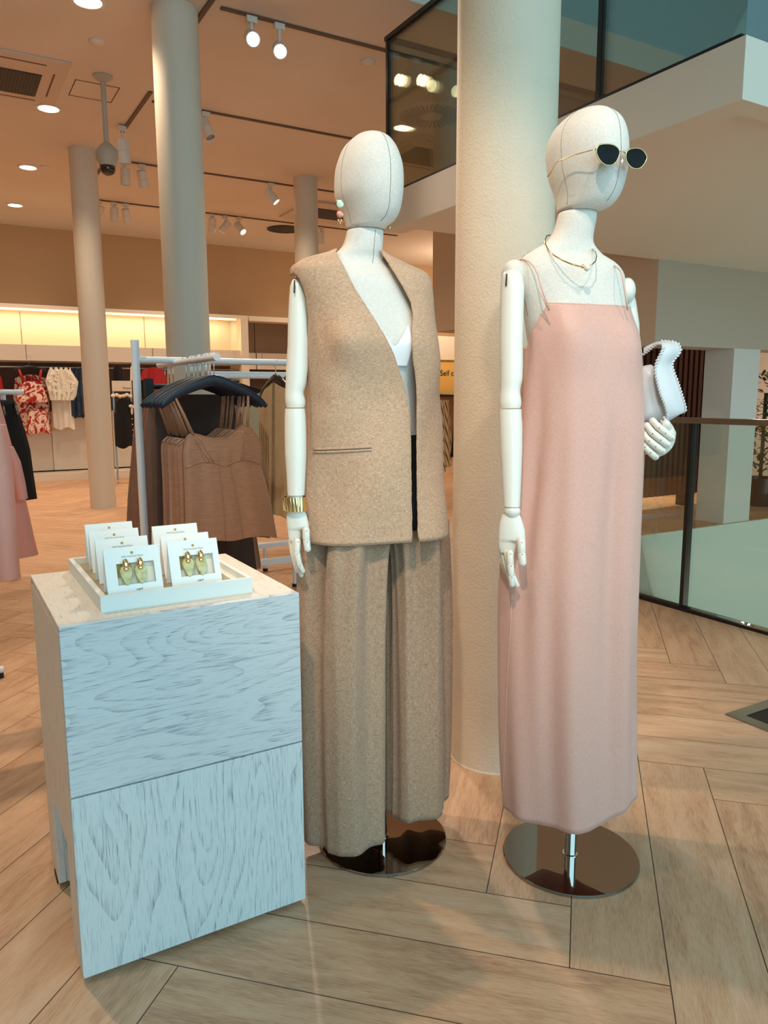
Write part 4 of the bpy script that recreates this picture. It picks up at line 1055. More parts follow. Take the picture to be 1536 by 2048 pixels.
# ---------------------------------------------------------------- sunglasses
t = thing('sunglasses', 'thin gold sunglasses with black cat-eye lenses on the right mannequin', 'sunglasses', MD.px(1240, 315, .06))
ph = MD.phi; MD.setphi(42)
def lens(out, vc, cxp):
    # outline in the picture, lens plane turned with the face: v falls away from the nose along the side
    vv = [MD.px(x, y, vc+(cxp-x)*.0011*.5) for x, y in out]
    c = np.mean(vv, 0); fr = [v+MD.fw*.0015 for v in vv]
    N = len(vv); V = vv+[v+MD.fw*.0024 for v in vv]+[c+MD.fw*.0042]
    F = [tuple(range(N))[::-1]]+[(i, (i+1) % N, N+(i+1) % N, N+i) for i in range(N)]+[(N+i, N+(i+1) % N, 2*N) for i in range(N)]
    MB().add(V, F).build('lens', 'lens_black', t)
    MB().tube(fr, .0013, 8, closed=True).build('rim', 'gold_wire', t, smooth=True)
def smooth_closed(pts, n=48):
    A = np.array(pts, float); N = len(A); o_ = []
    for k in range(n):
        s_ = k*N/n; i = int(s_) % N; f_ = s_-int(s_); p0, p1, p2, p3 = A[(i-1) % N], A[i], A[(i+1) % N], A[(i+2) % N]
        o_.append(tuple(.5*((2*p1)+(-p0+p2)*f_+(2*p0-5*p1+4*p2-p3)*f_**2+(-p0+3*p1-3*p2+p3)*f_**3)))
    return o_
L1 = smooth_closed([(1192, 300), (1197, 291), (1210, 288.5), (1224, 290), (1234, 296), (1238, 305), (1235, 317), (1228, 327), (1219, 331), (1208, 329), (1199, 321), (1193, 310)])
L2 = smooth_closed([(1251, 309), (1255, 301), (1266, 297), (1279, 298), (1287, 304), (1292.5, 315), (1289, 325), (1281, 335), (1271, 338), (1262, 335), (1255, 328), (1251, 319)])
lens(L1, .098, 1238); lens(L2, .086, 1251)
MB().tube([MD.px(1238, 304, .098), MD.px(1242, 302.5, .101), MD.px(1247, 303.5, .098), MD.px(1251, 307, .088)], .0011, 8).build('bridge', 'gold_wire', t, smooth=True)
MB().tube([MD.px(1192, 298, .120), MD.px(1188, 299, .122), MD.px(1170, 304, .115), MD.px(1150, 309.5, .101), MD.px(1130, 317, .086), MD.px(1116, 323, .076), MD.px(1110, 328, .070), MD.px(1105, 340, .058), MD.px(1095, 354, .04)], .0011, 8).build('temple_arm', 'gold_wire', t, smooth=True)
MB().ell(MD.px(1244, 322, .085), .003, .005, .002, 12, 8, (MD.eu, np.array([0, 0, 1.]), MD.ev)).build('nose_pad', 'pearl', t, smooth=True)
MB().tube([MD.px(1237, 312, .098), MD.px(1241, 316, .090), MD.px(1243, 320, .086)], .0007, 6).build('pad_wire', 'gold_wire', t, smooth=True)
MD.phi = ph; MD.setphi(math.degrees(ph))
# ---------------------------------------------------------------- handbag
t = thing('handbag', 'small white leather handbag with whipstitched edges held in the wooden hand', 'bag', MD.px(1320, 780, 0))
Lp = [(1286, 709, -.055), (1297, 701, -.045), (1308, 692, -.034), (1317, 687, -.022), (1324, 688, -.006), (1327, 695, .004), (1322, 707, .010), (1314, 722, .012), (1310, 736, .012), (1312, 752, .014), (1316, 770, .016), (1321, 788, .016), (1327, 803, .014), (1332, 817, .010), (1334, 828, .004), (1333, 838, -.004)]
Rp = [(1286, 697, -.060), (1297, 691, -.056), (1310, 685, -.050), (1325, 683, -.044), (1345, 684, -.038), (1356, 688, -.034), (1361, 699, -.030), (1357, 709, -.028), (1347, 719, -.026), (1343, 730, -.024), (1347, 745, -.022), (1353, 760, -.020), (1359, 778, -.020), (1365, 797, -.022), (1371, 818, -.026), (1368, 826, -.030)]
P = []
for (a, b_) in zip(Lp, Rp):
    A_, B_ = MD.px(*a), MD.px(*b_)
    P.append([A_+(B_-A_)*q-MD.fw*0+MD.ev*.006*math.sin(q*PI) for q in (0, .2, .4, .6, .8, 1)])
o = MB().grid(P).build('handle_flap', 'bag_white', t, smooth=True); solid(o, .004); subsurf(o, 2)
def whip(pts, r=.0036):
    """braided cord: a core with beads set slantwise along it"""
    pts = [np.array(MD.px(*p)) for p in pts]; m_ = MB().tube(pts, r*.7, 8)
    L_ = [0]
    for a, b_ in zip(pts, pts[1:]): L_.append(L_[-1]+np.linalg.norm(b_-a))
    s_ = 0
    while s_ < L_[-1]:
        i = max(k for k in range(len(L_)) if L_[k] <= s_+1e-9); i = min(i, len(pts)-2)
        d = _n(pts[i+1]-pts[i]); c = pts[i]+d*(s_-L_[i]); n_ = _n(np.cross(d, MD.ev)); ax1 = _n(d+n_*.9)
        m_.ell(c+MD.ev*.003, r*1.6, r*.72, r*1.0, 8, 6, (ax1, _n(np.cross(MD.ev, ax1)), MD.ev)); s_ += r*2.1
    return m_.build('whipstitch', 'bag_white', t, smooth=True)
whip(Lp[:]); whip(Rp[3:])
body_out = [(1280, 735), (1290, 731), (1302, 729), (1311, 735), (1318, 752), (1326, 778), (1334, 800), (1352, 812), (1369, 822), (1360, 829), (1340, 841), (1318, 842), (1300, 846), (1280, 846)]
cb = np.mean(np.array(body_out), 0)
R_ = [[MD.px(cb[0]+(x-cb[0])*s_, cb[1]+(y-cb[1])*s_, v_) for x, y in body_out] for s_, v_ in ((.5, -.060), (.85, -.056), (1, -.045), (1, -.024), (.9, -.012), (.55, -.006))]
o = MB().grid(R_, closeu=True, cap0=True, cap1=True).build('bag_body', 'bag_white', t, smooth=True)
MB().tube([MD.px(1327, 834, .006), MD.px(1331, 840, .012), MD.px(1327, 846, .014), MD.px(1321, 842, .010)], .003, 8).build('knot', 'bag_white', t, smooth=True)
# ============================================================ GARMENT RACKS
def cloth_lens(c, ax, nr, tab, ztop, zbot, thick, folds, nx=44, nz=30, n_front_only=False):
    """hanging garment body: front and back sheets meeting at the side seams.
    c: centre (x, y), ax: width direction, nr: normal to the viewer, tab: (z, left, right), ztop(s)/zbot(s)"""
    ax = np.array([*ax, 0.]); nr = np.array([*nr, 0.]); P = []
    N2 = nx*2
    zmid = lambda t, s: ztop(s)+(zbot(s)-ztop(s))*t
    for i in range(nz+1):
        row = []
        t = i/nz
        for j in range(N2):
            if j < nx: s = -1+2*j/nx; side = 1
            else: s = 1-2*(j-nx)/nx; side = -1
            z = zmid(t, s)
            l, r = interp(-z, [(-a, b_, c_) for a, b_, c_ in tab], 1), interp(-z, [(-a, b_, c_) for a, b_, c_ in tab], 2)
            x = (l+r)/2+(r-l)/2*s
            th = thick*math.sqrt(max(0, 1-s*s))*(.75+.5*t)
            w_ = folds(s, t, side)
            row.append(np.array([c[0], c[1], z])+ax*x+nr*(side*th+w_))
        P.append(row)
    return P
def wav(a, n, ph=0.0, g=.35):
    return lambda s, t, side: a*(g+(1-g)*t)*(math.sin(n*s*PI+ph)+.5*math.sin(n*1.7*s*PI+ph*2+1.1*t))
# ---- the front rack
t = thing('garment_rack', 'white tubular rack carrying the brown camisoles behind the display block', 'clothes rack', (1.0, 3.25, 0))
ry, rz = 3.25, 1.332
MB().tube([(.722, ry, .02), (.722, ry, 1.41)], .0165, 20).build('post', 'white_metal', t, smooth=True, sharp=40)
MB().tube([(.722, ry, rz), (1.78, ry, rz)], .0135, 20).build('top_rail', 'white_metal', t, smooth=True, sharp=40)
MB().tube([(1.78, ry, .02), (1.78, ry, 1.41)], .0165, 20).build('post', 'white_metal', t, smooth=True, sharp=40)
MB().tube([(.885, 3.52, 1.322), (.885, 2.70, 1.322)], .0135, 20).build('front_arm', 'white_metal', t, smooth=True, sharp=40)
for xx in (.722, 1.78): MB().tube([(xx, ry-.25, .03), (xx, ry+.25, .03)], .015, 16).build('base_bar', 'white_metal', t, smooth=True, sharp=40)
def hanger(parent, c, ax, wd, zt, m='hanger_navy', drop=.085, thick=.0075, hook_r=.019, rail_z=None, rail_dir=None):
    """curved shoulder hanger with a wire hook; c = (x, y) under the rail"""
    ax = np.array([*ax, 0.]); nr = np.array([-ax[1], ax[0], 0.]); o0 = np.array([c[0], c[1], 0.])
    pts, rs = [], []
    for k in range(25):
        s = -1+k/12; z = zt-drop*(abs(s)**1.35)-.012*math.exp(-((abs(s)-1)/.12)**2)
        pts.append(o0+ax*s*wd/2+np.array([0, 0, z])); rs.append(.0235*(1-.48*abs(s)) if abs(s) < .97 else .008)
    h = MB().tube(pts, rs, 14, flat=.9)
    # flatten across the normal
    vv = []
    for p in h.v:
        q = np.array(p); d = (q-o0)@nr; q = q-nr*d*(1-thick/.0235); vv.append(tuple(q))
    h.v = vv; h.build('hanger_body', m, parent, smooth=True)
    rz_ = rail_z; hp = [o0+np.array([0, 0, zt+.008]), o0+np.array([0, 0, rz_-.040])+ax*.0]
    for k in range(11):
        a = -PI/2+1.30*PI*k/10
        hp.append(o0+ax*hook_r*math.cos(a)+np.array([0, 0, rz_-.002+hook_r*math.sin(a)]))
    MB().tube(hp, .0016, 8).build('hook', 'chrome', parent, smooth=True)
def camisole(x, y, label, seed, jx=0, first=False):
    rr = random.Random(seed)
    h = thing('clothes_hanger', 'navy wooden hanger holding '+label, 'hanger', (x, y, 1.3), 'hangers with camisoles')
    yaw = rr.uniform(-.05, .05); ax = (math.cos(yaw), math.sin(yaw)); nr = (math.sin(yaw), -math.cos(yaw))
    if first: ax = (1, 0); nr = (0, -1)
    hanger(h, (x, y), ax, .40, 1.240, rail_z=1.322+.0)
    t = thing('camisole', label, 'camisole', (x, y, 1.0), 'brown camisoles on the front rack')
    c = (x+.0+jx, y)
    tab = [(1.08, -.140, .128), (1.02, -.148, .140), (.98, -.156, .143), (.92, -.156, .140), (.85, -.156, .160), (.75, -.158, .182), (.64, -.162, .200)]
    ZT = [(-1, 1.028), (-.86, 1.048), (-.72, 1.046), (-.4, 1.033), (-.1, 1.027), (.15, 1.034), (.45, 1.062), (.62, 1.076), (.74, 1.072), (1, 1.012)]
    def zt(s): return smooth_tab(s, ZT, 1)-(0 if first else .024)
    zb = lambda s: .640+.012*math.cos(s*2.2)+.008*math.sin(s*5+seed)
    f = wav(.0045 if first else .009, 2.6, rr.uniform(0, 6), .25)
    P = cloth_lens(c, ax, nr, tab, zt, zb, .020 if first else .016, f, 46 if first else 26, 44 if first else 22)
    b_ = MB().grid(P, closeu=True).build('bodice', 'cami_brown', t, smooth=True)
    o0 = np.array([c[0], c[1], 0.]); A = np.array([*ax, 0.]); N = np.array([*nr, 0.])
    for sgn, sx, hx in ((-1, -.118, -.150), (1, .088, .128)):
        for dy, ztp in ((.012, 1.043 if sgn < 0 else 1.070), (-.006, 1.035)):
            q0 = o0+A*(sx)+N*dy+np.array([0, 0, ztp]); q1 = np.array([x, y, 0.])+A*hx+np.array([0, 0, 1.190 if sgn < 0 else 1.197])
            mid = (q0+q1)/2+N*.006
            MB().tube([q0, mid, q1, q1-N*.01], .0042, 8, flat=.3, upv=N).build('strap', 'cami_brown', t, smooth=True)
    if first:
        def sf(s, z, off=.0015):
            l, r = interp(-z, [(-a, b_, c_) for a, b_, c_ in tab], 1), interp(-z, [(-a, b_, c_) for a, b_, c_ in tab], 2)
            tt = (zt(s)-z)/(zt(s)-zb(s)); th = .020*math.sqrt(max(0, 1-s*s))*(.75+.5*tt)
            return o0+A*((l+r)/2+(r-l)/2*s)+N*(th+f(s, tt, 1)+off)+np.array([0, 0, z])
        MB().tube([sf(-.98+1.96*k/30, .925+.020*abs(math.sin(k/30*2*PI))) for k in range(31)], .0022, 8).build('underbust_seam', 'cami_brown', t, smooth=True)
        for s0, z0, s1, z1 in ((-.80, 1.035, -.36, .943), (-.66, 1.035, -.28, .943), (.62, 1.065, .46, .943), (.50, 1.055, .42, .943), (-.60, .98, -.44, .940), (.56, 1.0, .52, .943)):
            MB().tube([sf(s0+(s1-s0)*k/6, z0+(z1-z0)*k/6) for k in range(7)], .0024, 8).build('bust_pleat', 'cami_brown', t, smooth=True)
        for s0 in (-.14, .14): MB().tube([sf(s0+.06*k/10*(1 if s0 > 0 else -1), .985-.335*k/10) for k in range(11)], .0013, 6).build('panel_seam', 'cami_brown', t, smooth=True)
    MB().tube([p for p in P[0]], .0018, 6, closed=True).build('neckline_binding', 'cami_brown', t, smooth=True)
names = ['frontmost', 'second', 'third', 'fourth', 'fifth', 'sixth', 'seventh', 'eighth', 'ninth']
yy = 2.74
for k in range(9):
    camisole(.885+(0 if k == 0 else random.uniform(-.006, .006)), yy, ('brown crinkled camisole with thin straps, frontmost on the rack arm' if k == 0 else names[k]+' brown camisole from the front on the rack arm, mostly hidden'), 11+k, .03 if k == 0 else .022, k == 0)
    yy += .036 if k else .040
# skirts on clip hangers at the back of the arm
for k in range(6):
    y = 3.31+(k-1)*.033 if k else 3.085; x = .885+(.004 if k % 2 else -.004)
    lb = ['', 'frontmost', 'second', 'third', 'fourth', 'rearmost'][k]
    xl_, xr_ = float(on_y(300, 770, y)[0])-x-.012*k, float(on_y(470, 760, y)[0])-x
    if k == 0: xl_, xr_ = -.15, .17
    h = thing('clip_hanger', 'black clip hanger carrying the '+(lb+' brown skirt' if k else 'shade-darkened garment'), 'hanger', (x, y, 1.3), 'clip hangers with skirts')
    MB().tube([(x+xl_, y, 1.222), (x+xr_, y, 1.222)], .009, 12).build('bar', 'black_metal', h, smooth=True, sharp=40)
    for sx in (xl_, xr_):
        MB().box(x+sx-.016, x+sx+.016, y-.011, y+.011, 1.175, 1.252).build('clip', 'black_rubber', h)
    hp = [(x, y, 1.228), (x, y, 1.285)]+[(x+.018*math.cos(-PI/2+1.3*PI*i/8), y, 1.320+.018*math.sin(-PI/2+1.3*PI*i/8)) for i in range(9)]
    MB().tube(hp, .0016, 8).build('hook', 'chrome', h, smooth=True)
    rr = random.Random(50+k)
    if k:
        d_ = -5*k
        es = [on_y(px_+d_+14, py_, y) for px_, py_ in ((290, 790), (276, 880), (266, 1000), (262, 1100))]
        tab = [(e_[2], e_[0]-x, xr_+.02+.02*q_) for q_, e_ in enumerate(es)]
        tab = [(1.19, xl_, xr_+.01)]+[r_ for r_ in tab if r_[0] < 1.18]+[(.36, tab[-1][1]-.01, tab[-1][2]+.02)]
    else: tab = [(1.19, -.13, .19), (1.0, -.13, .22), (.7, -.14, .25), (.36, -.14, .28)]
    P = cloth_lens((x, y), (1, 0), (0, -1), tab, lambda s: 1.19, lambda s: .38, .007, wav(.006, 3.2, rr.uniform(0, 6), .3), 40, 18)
    o = MB().grid(P, closeu=True).build('skirt', 'skirt_brown' if k else 'skirt_shaded', smooth=True); tag(o, lb+' long brown skirt hanging behind the rack post' if k else 'shade-darkened garment seen through the neckline of the front camisole', 'skirt', 'brown skirts on the front rack')
# blazers hanging on the top rail (seen nearly edge-on)
for k, x in enumerate((1.335, 1.40, 1.46)):
    lb = ['leftmost', 'middle', 'rightmost'][k]
    h = thing('clothes_hanger', 'black hanger holding the '+lb+' beige jacket', 'hanger', (x, ry, 1.3), 'hangers with beige jackets')
    hanger(h, (x, ry), (0, 1), .40, 1.262, 'black_metal', .075, .012, rail_z=rz)
    tab = [(1.24, -.10, .10), (1.215, -.19, .19), (1.17, -.225, .225), (1.0, -.235, .235), (.8, -.24, .24), (.60, -.25, .25)]
    P = cloth_lens((x+.005, ry), (0, 1), (-1, 0), tab, lambda s: 1.243-.055*abs(s)**1.6, lambda s: .64, .022, wav(.005, 2.3, k*2.1, .2), 30, 22)
    b = thing('jacket', lb+' beige jacket hanging sideways beside the vest mannequin arm', 'jacket', (x, ry, 1.0), 'beige jackets on the front rack')
    MB().grid(P, closeu=True).build('jacket_body', 'blazer_beige', b, smooth=True)
    sl = [(x+.004, ry-.205, 1.195), (x+.002, ry-.245, 1.10), (x, ry-.262, .95), (x, ry-.268, .80), (x, ry-.27, .68)]
    MB().tube(sl, [.022, .030, .030, .027, .025], 16).build('sleeve', 'blazer_beige', b, smooth=True, sharp=50)
# ---- second rack behind
t = thing('garment_rack', 'white rack with a low base bar standing behind the camisoles', 'clothes rack', (1.9, 4.6, 0))
MB().tube([(1.35, 4.3, 1.305), (2.5, 4.3, 1.305)], .02, 18).build('top_rail', 'white_metal', t, smooth=True, sharp=40)
for xx in (1.38, 2.47): MB().tube([(xx, 4.3, .16), (xx, 4.3, 1.305)], .014, 16).build('post', 'white_metal', t, smooth=True, sharp=40)
MB().box(1.45, 2.5, 4.27, 4.33, .165, .195).build('base_shelf', 'white_metal', t)
MB().box(1.45, 2.5, 4.77, 4.83, .165, .195).build('base_shelf', 'white_metal', t)
for (xx, yy_) in ((1.86, 4.30), (1.86, 4.80), (2.4, 4.3)):
    MB().tube([(xx, yy_, .02), (xx, yy_, .18)], .013, 14).build('foot', 'white_metal', t, smooth=True, sharp=40)
    MB().lathe((xx, yy_, 0), [(.017, 0), (.017, .02)], 16).build('rubber_foot', 'black_rubber', t)
P = cloth_lens((1.70, 4.32), (1, 0), (0, -1), [(1.2, -.16, .16), (1.1, -.2, .2), (.5, -.26, .3)], lambda s: 1.21-.05*abs(s), lambda s: .5, .03, wav(.012, 3, .5), 36, 16)
o = MB().grid(P, closeu=True).build('jacket', 'blazer_beige', smooth=True); tag(o, 'beige jacket on the rear rack glimpsed right of the camisoles', 'jacket')
P = cloth_lens((1.58, 4.42), (1, 0), (0, -1), [(1.26, -.12, .12), (1.1, -.2, .2), (.6, -.22, .22)], lambda s: 1.26-.04*abs(s), lambda s: .6, .03, wav(.01, 2, .1), 30, 14)
o = MB().grid(P, closeu=True).build('jacket', 'black_cloth', smooth=True); tag(o, 'black jacket on the rear rack behind the camisoles', 'jacket')
# ---- left foreground rack: pink and black garments
RY = 5.45; xe = float(on_y(47, 778, RY)[0]); xp = float(on_y(34, 1140, RY)[0])
t = thing('garment_rack', 'white rack at the left edge with the black garment hanging on it', 'clothes rack', (.1, RY, 0))
MB().tube([(-1.2, RY, 1.215), (xe, RY, 1.215)], .0165, 20).build('top_rail', 'white_metal', t, smooth=True, sharp=40)
MB().tube([(xp, RY+.03, .02), (xp, RY+.03, 1.20)], .016, 20).build('post', 'white_metal', t, smooth=True, sharp=40)
MB().lathe((xp, RY+.03, 0), [(.022, 0), (.022, .022)], 16).build('rubber_foot', 'black_rubber', t)
t = thing('garment_rack', 'white rack base bar ending at the left edge of the floor', 'clothes rack', (-.3, 3.5, 0))
MB().tube([(-.9, 3.50, .035), (.162, 3.50, .035)], .015, 16).build('base_bar', 'white_metal', t, smooth=True, sharp=40)
MB().lathe((.145, 3.50, 0), [(.016, 0), (.016, .022)], 16).build('rubber_foot', 'black_rubber', t)
MB().tube([(-.12, 3.50, .035), (-.12, 3.50, 1.33)], .015, 16).build('post', 'white_metal', t, smooth=True, sharp=40)
MB().tube([(-.12, 3.5, 1.31), (-.12, 2.5, 1.31)], .0135, 16).build('front_arm', 'white_metal', t, smooth=True, sharp=40)
def side_garment(name, x, yc, w, z0, z1, m, lb, cat, flare=.05, th=.03, ph=0., tilt=0.):
    tab = [(z1, -w*.35, w*.35), (z1-.12, -w*.8, w*.8), (z1-.4, -w, w), (z0, -w-flare, w+flare)]
    ca, sa = math.cos(tilt), math.sin(tilt)
    P = cloth_lens((x, yc), (ca, sa), (sa, -ca), tab, lambda s: z1-.06*abs(s)**1.3, lambda s: z0+.01*math.sin(4*s), th, wav(.010, 2.4, ph, .2), 40, 26)
    o = MB().grid(P, closeu=True).build(name, m, smooth=True); tag(o, lb, cat); return o
def coat(Y, epx, lb, zb_):
    b = thing('jacket', lb, 'jacket', (-.1, Y, .9), 'pink jackets at the left edge')
    e_ = [on_y(x_, y_, Y-.02) for x_, y_ in epx]
    tab = [(e_[0][2]+.06, -.19-e_[0][0], e_[0][0]+.05)]+[(e[2], -.14-e[0], e[0]+.1) for e in e_]
    P = cloth_lens((-.1, Y), (1, 0), (0, -1), tab, lambda s: e_[0][2]+.05*(1-abs(s)), lambda s: e_[-1][2]+zb_*(1-s), .04, wav(.014, 2.1, 1.2+Y, .3), 50, 30)
    MB().grid(P, closeu=True, cap0=True).build('jacket_body', 'pink_cloth', b, smooth=True)
    h = thing('clothes_hanger', 'black hanger inside the '+lb, 'hanger', (-.12, Y, 1.3)); hanger(h, (-.12, Y), (1, 0), .30, e_[0][2]+.045, 'black_metal', .05, .010, rail_z=1.31)
    return b
b = coat(2.90, [(-8, 770), (2, 806), (10, 835), (22, 880), (36, 930), (48, 980), (60, 1030), (72, 1085), (79, 1112)], 'pink jacket at the left edge, rear one with the wider hem', -.012)
sl = [on_y(18, 895, 2.86), on_y(30, 925, 2.86), on_y(38, 965, 2.86), on_y(44, 998, 2.86)]
MB().tube(sl, [.014, .018, .020, .019], 18).build('sleeve', 'pink_cloth', b, smooth=True, sharp=60)
b = coat(2.66, [(-30, 800), (-18, 850), (-6, 900), (4, 960), (12, 1030), (20, 1100), (27, 1140)], 'pink jacket at the left edge, front one with the hanging sleeve', 0)
sl = [on_y(-14, 850, 2.56), on_y(-8, 900, 2.56), on_y(0, 960, 2.54), on_y(6, 1030, 2.52), on_y(12, 1100, 2.50), on_y(18, 1158, 2.49)]
MB().tube(sl, [.035, .038, .038, .036, .034, .032], 18).build('sleeve', 'pink_cloth', b, smooth=True, sharp=60)
edge = [on_y(x_, y_, 5.42) for x_, y_ in ((28, 800), (42, 835), (53, 870), (61, 900), (67, 945), (75, 998))]
tab = [(e[2], -.5, e[0]) for e in edge]
P = cloth_lens((0, 5.42), (1, 0), (0, -1), tab, lambda s: edge[0][2], lambda s: edge[-1][2], .03, wav(.014, 3, .4), 40, 20)
o = MB().grid(P, closeu=True, cap0=True).build('dress', 'black_cloth', smooth=True); tag(o, 'black garment hanging behind the pink jackets', 'dress')
for k, x in enumerate((xe-.20, xe-.13, xe-.06)):
    h = thing('clothes_hanger', ['left', 'middle', 'right'][k]+' black hanger above the black garment at the left edge', 'hanger', (x, RY, 1.2), 'hangers on the left edge rack')
    hanger(h, (x, RY), (0, 1), .38, 1.14, 'black_metal', .07, .014, rail_z=1.215)
# ---- clothes along the back wall
YW_ = 11.8
def wall_cloth(name, x0, x1, z0, z1, m, lb, cat, n=3, th=.05, a=.03, taper=0, y=YW_, group=None, ph=.3):
    c = ((x0+x1)/2, y); w = (x1-x0)/2
    tab = [(z1, -w+taper, w-taper), (z1-.2, -w+taper*.4, w-taper*.4), (z0, -w, w)]
    P = cloth_lens(c, (1, 0), (0, -1), tab, lambda s: z1-.05*abs(s)**2, lambda s: z0+.02*math.sin(5*s+ph), th, wav(a, n, ph, .4), 36, 18)
    o = MB().grid(P, closeu=True).build(name, m, smooth=True); tag(o, lb, cat, group); return o
wall_cloth('dress', .95, 1.43, .68, 1.50, 'red_print', 'red and white printed dress behind the printed top', 'dress', 3, .05, .02, .05, 11.95)
t = thing('camisole', 'red and white leaf-print strappy top on the back wall', 'top', (1.17, 11.6, 1.3))
P = cloth_lens((1.16, 11.62), (1, 0), (0, -1), [(1.42, -.13, .13), (1.3, -.16, .16), (1.10, -.21, .21)], lambda s: 1.40-.02*s*s, lambda s: 1.12, .05, wav(.01, 2, 0), 30, 12)
MB().grid(P, closeu=True).build('bodice', 'red_print', t, smooth=True)
for sx in (-1, 1): MB().tube([(1.16+sx*.10, 11.57, 1.39), (1.16+sx*.14, 11.6, 1.56)], .016, 8, flat=.3, upv=(0, -1, 0)).build('strap', 'red_cloth', t, smooth=True)
h = thing('clothes_hanger', 'black hanger above the red and white printed top', 'hanger', (1.16, 11.62, 1.6)); hanger(h, (1.16, 11.66), (1, 0), .44, 1.60, 'black_metal', .05, .015, rail_z=1.72, hook_r=.03)
wall_cloth('shorts', 1.08, 1.36, .70, 1.02, 'red_print', 'red and white printed shorts below the printed top', 'shorts', 2, .05, .015, .02, 11.62)
wall_cloth('dress', 1.42, 1.72, .74, 1.56, 'cream_cloth', 'cream dress, right of the printed red set', 'dress', 4, .05, .02, .03)
t = thing('blouse', 'cream ruffled blouse in front of the cream dress', 'blouse', (1.62, 11.7, 1.3))
P = cloth_lens((1.54, 11.66), (1, 0), (0, -1), [(1.56, -.14, .15), (1.40, -.20, .24), (1.2, -.16, .2), (1.12, -.15, .15)], lambda s: 1.58+.02*math.sin(14*s), lambda s: 1.14, .06, wav(.03, 6, 0), 50, 16)
MB().grid(P, closeu=True).build('blouse_body', 'cream_cloth', t, smooth=True)
rr = random.Random(4); m_ = MB()
for k in range(26):
    c = np.array([1.54+rr.uniform(-.16, .15), 11.60, 1.36+rr.uniform(-.14, .18)])
    for i in range(4):
        a = rr.uniform(0, 6.28); m_.ell(c+np.array([.018*math.cos(a), 0, .018*math.sin(a)]), .024, .014, .010, 8, 6, (np.array([math.cos(a), 0, math.sin(a)]), np.array([-math.sin(a), 0, math.cos(a)]), np.array([0, -1., 0])))
m_.build('ruffles', 'cream_cloth', t, smooth=True)
for k, x in enumerate((1.76, 1.84, 1.93, 2.03)):
    wall_cloth('denim_skirt', x-.09, x+.09, .90+.01*k, 1.60, 'denim', ['first', 'second', 'third', 'fourth'][k]+' denim piece from the left on the back wall rail', 'skirt', 2, .03, .02, .04, 11.8, 'denim pieces on the back rail', k*1.3)
wall_cloth('dress', .30, .85, .9, 1.62, 'red_cloth', 'plain red garment at the far left edge of the back wall', 'dress', 2, .05, .03, .1, 11.7)
# small display stand right of the free column
t = thing('display_stand', 'slim gold display stand right of the free column', 'stand', (2.42, 10.9, 0))
for (a, b_) in ((2.10, 10.9), (2.40, 10.9), (2.10, 11.2), (2.40, 11.2)): MB().box(a-.01, a+.01, b_-.01, b_+.01, 0, 1.36).build('post', 'brushed_steel', t)
MB().box(2.09, 2.41, 10.88, 10.90, .02, .04).build('crossbar', 'gold', t); MB().box(2.09, 2.41, 10.88, 10.91, 1.33, 1.35).build('crossbar', 'brushed_steel', t)
y = 10.85
wall_cloth('dress', 2.08, 2.38, .50, 1.16, 'black_cloth', 'black buttoned dress with white heart bow on the small stand', 'dress', 1.5, .05, .01, .05, y)
d = MB()
for k in range(6): d.ell((2.31, y-.062, .66+.075*k), .008, .006, .008, 8, 6)
tag(d.build('button_row', 'pearl', smooth=True), 'row of white buttons down the black dress', 'buttons')
d = MB().ell((2.30, y-.07, 1.06), .030, .012, .022, 10, 8).ell((2.34, y-.07, 1.05), .028, .012, .024, 10, 8).ell((2.31, y-.07, .99), .016, .012, .05, 10, 8)
tag(d.build('bow', 'pearl', smooth=True), 'white bow pinned on the black dress', 'bow')
wall_cloth('top', 2.1, 2.28, 1.40, 1.60, 'black_cloth', 'black top above the white price sign', 'top', 1.5, .03, .01, .02, 10.95)
wall_cloth('scarf', 2.33, 2.42, 1.18, 1.62, 'cream_cloth', 'black and white scarf hanging beside the price sign', 'scarf', 3, .03, .02, .02, 10.9)
t = thing('price_sign', 'white price sign card right of the free column', 'sign', (2.22, 10.9, 1.3))
MB().box(2.08, 2.36, 10.84, 10.85, 1.26, 1.40).build('card', 'panel_white', t); text_obj('lettering', 'From', .05, 'logo_ink', (2.27, 10.838, 1.30), (1, 0, 0), (0, 0, 1), t, shear=.2)
d = MB()
for k in range(8): d.ell((2.09+.045*k, 10.85, 1.20+.012*math.sin(k*2)), .03, .03, .025, 8, 6)
tag(d.build('floral_trim', 'cream_cloth', smooth=True), 'cream ruffled top under the price sign', 'top')
wall_cloth('top', 2.60, 3.10, 1.2, 1.62, 'red_cloth', 'red top peeping out behind the rack post', 'top', 2, .05, .02, .1, 11.7)
wall_cloth('skirt', 3.15, 3.6, .9, 1.60, 'cream_cloth', 'cream garment behind the pale column foot', 'skirt', 2, .05, .02, .05)
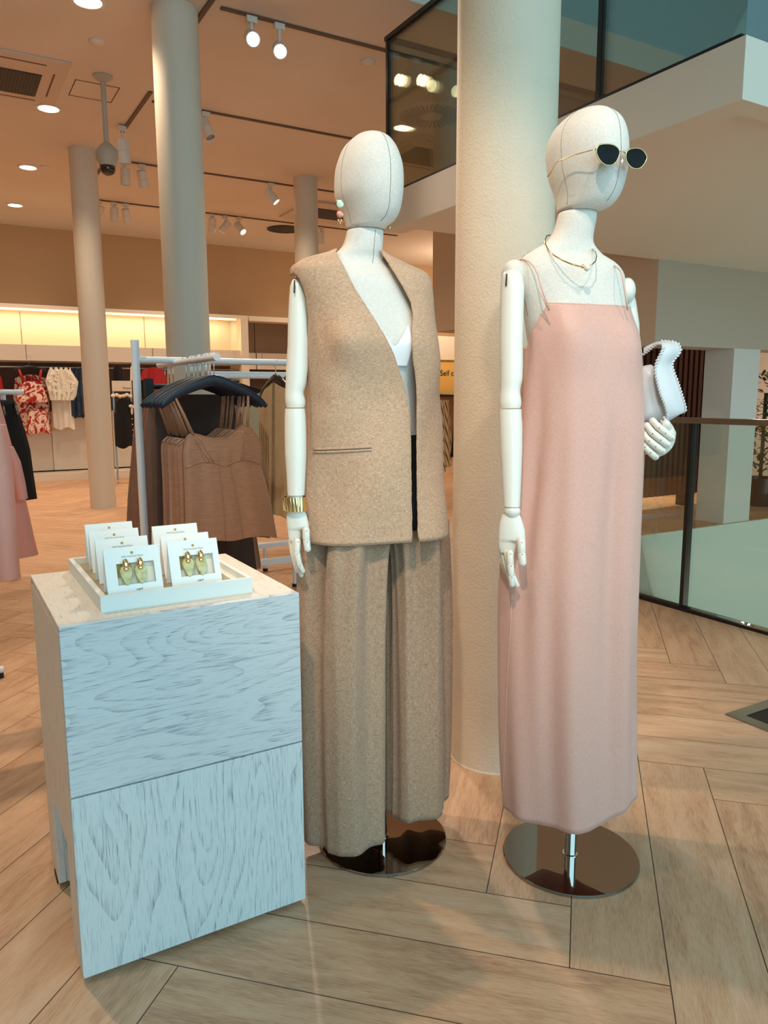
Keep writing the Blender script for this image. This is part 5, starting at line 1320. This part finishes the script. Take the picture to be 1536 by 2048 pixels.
# ---- striped trousers between vest and thick column
t = thing('garment_rail', 'dark wall rail with striped garments between vest and thick column', 'clothes rail', (5.5, 8.0, 1.2))
MB().tube([(5.2, 8.0, 1.19), (5.16, 8.0, 1.19), (6.6, 8.0, 1.19)], .014, 12).build('rail', 'black_metal', t, smooth=True)
for xx in (5.22, 6.5): MB().box(xx-.01, xx+.01, 7.99, 8.01, 0, 1.19).build('post', 'black_metal', t)
for k, x in enumerate((5.47, 5.58)):
    lb = ['left', 'right'][k]+' striped cream trousers hanging between the vest and the thick column'
    P = cloth_lens((x, 7.96+.05*k), (.9, .43), (.43, -.9), [(1.13, -.08, .08), (.9, -.10, .12), (.25, -.10, .16)], lambda s: 1.13, lambda s: .22+.06*k, .03, wav(.012, 2, k), 24, 14)
    o = MB().grid(P, closeu=True).build('striped_trousers', 'stripe_cloth', smooth=True); tag(o, lb, 'trousers', 'striped trousers on the far rail')
P = cloth_lens((5.86, 8.05), (1, 0), (0, -1), [(1.13, -.1, .1), (.4, -.16, .2)], lambda s: 1.13, lambda s: .4, .03, wav(.012, 2, 1), 24, 14)
o = MB().grid(P, closeu=True).build('dark_garment', 'black_cloth', smooth=True); tag(o, 'dark garment right of the striped trousers, beside the thick column', 'garment')
# ---- planting beyond the void at the right edge
t = thing('potted_plant', 'dark leafy plant with yellow flowers in the right-hand opening', 'plant', (7.6, 5.0, 0))
rr = random.Random(2); lf, fl = MB(), MB()
for k in range(260):
    c = np.array([7.62+rr.gauss(0, .16), 5.0+rr.gauss(0, .12), rr.uniform(.35, 1.42)]); a = rr.uniform(0, 6.28); e = rr.uniform(-.8, .8)
    d = np.array([math.cos(a)*math.cos(e), math.sin(a)*math.cos(e), math.sin(e)]); s_ = _n(np.cross(d, [0, 0, 1.])); n_ = np.cross(s_, d)
    lf.ell(c, .055, .018, .004, 6, 4, (d, s_, n_))
    if rr.random() < .25 and c[2] > .8: fl.ell(c+np.array([0, -.05, .02]), .018, .018, .010, 8, 5)
lf.build('leaf_mass', 'leaf_dark', t, smooth=True); fl.build('flower_mass', 'flower_yellow', t, smooth=True)
MB().tube([(7.62, 5.0, .0), (7.62, 5.0, 1.2)], .02, 10).build('stem', 'leaf_dark', t, smooth=True)
MB().lathe((7.62, 5.0, 0), [(.16, 0), (.20, .3), (.18, .3), (.17, .25)], 24).build('pot', 'black_metal', t, smooth=True, sharp=40)
lamp('POINT', 'far_room_lamp', (7.0, 5.9, .6), 14, WARM, None, .08)
lamp('POINT', 'far_room_lamp', (8.4, 5.6, 1.7), 30, WARM, None, .1)
lamp('POINT', 'far_room_lamp', (8.2, 11.0, 2.8), 60, WARM, None, .1)
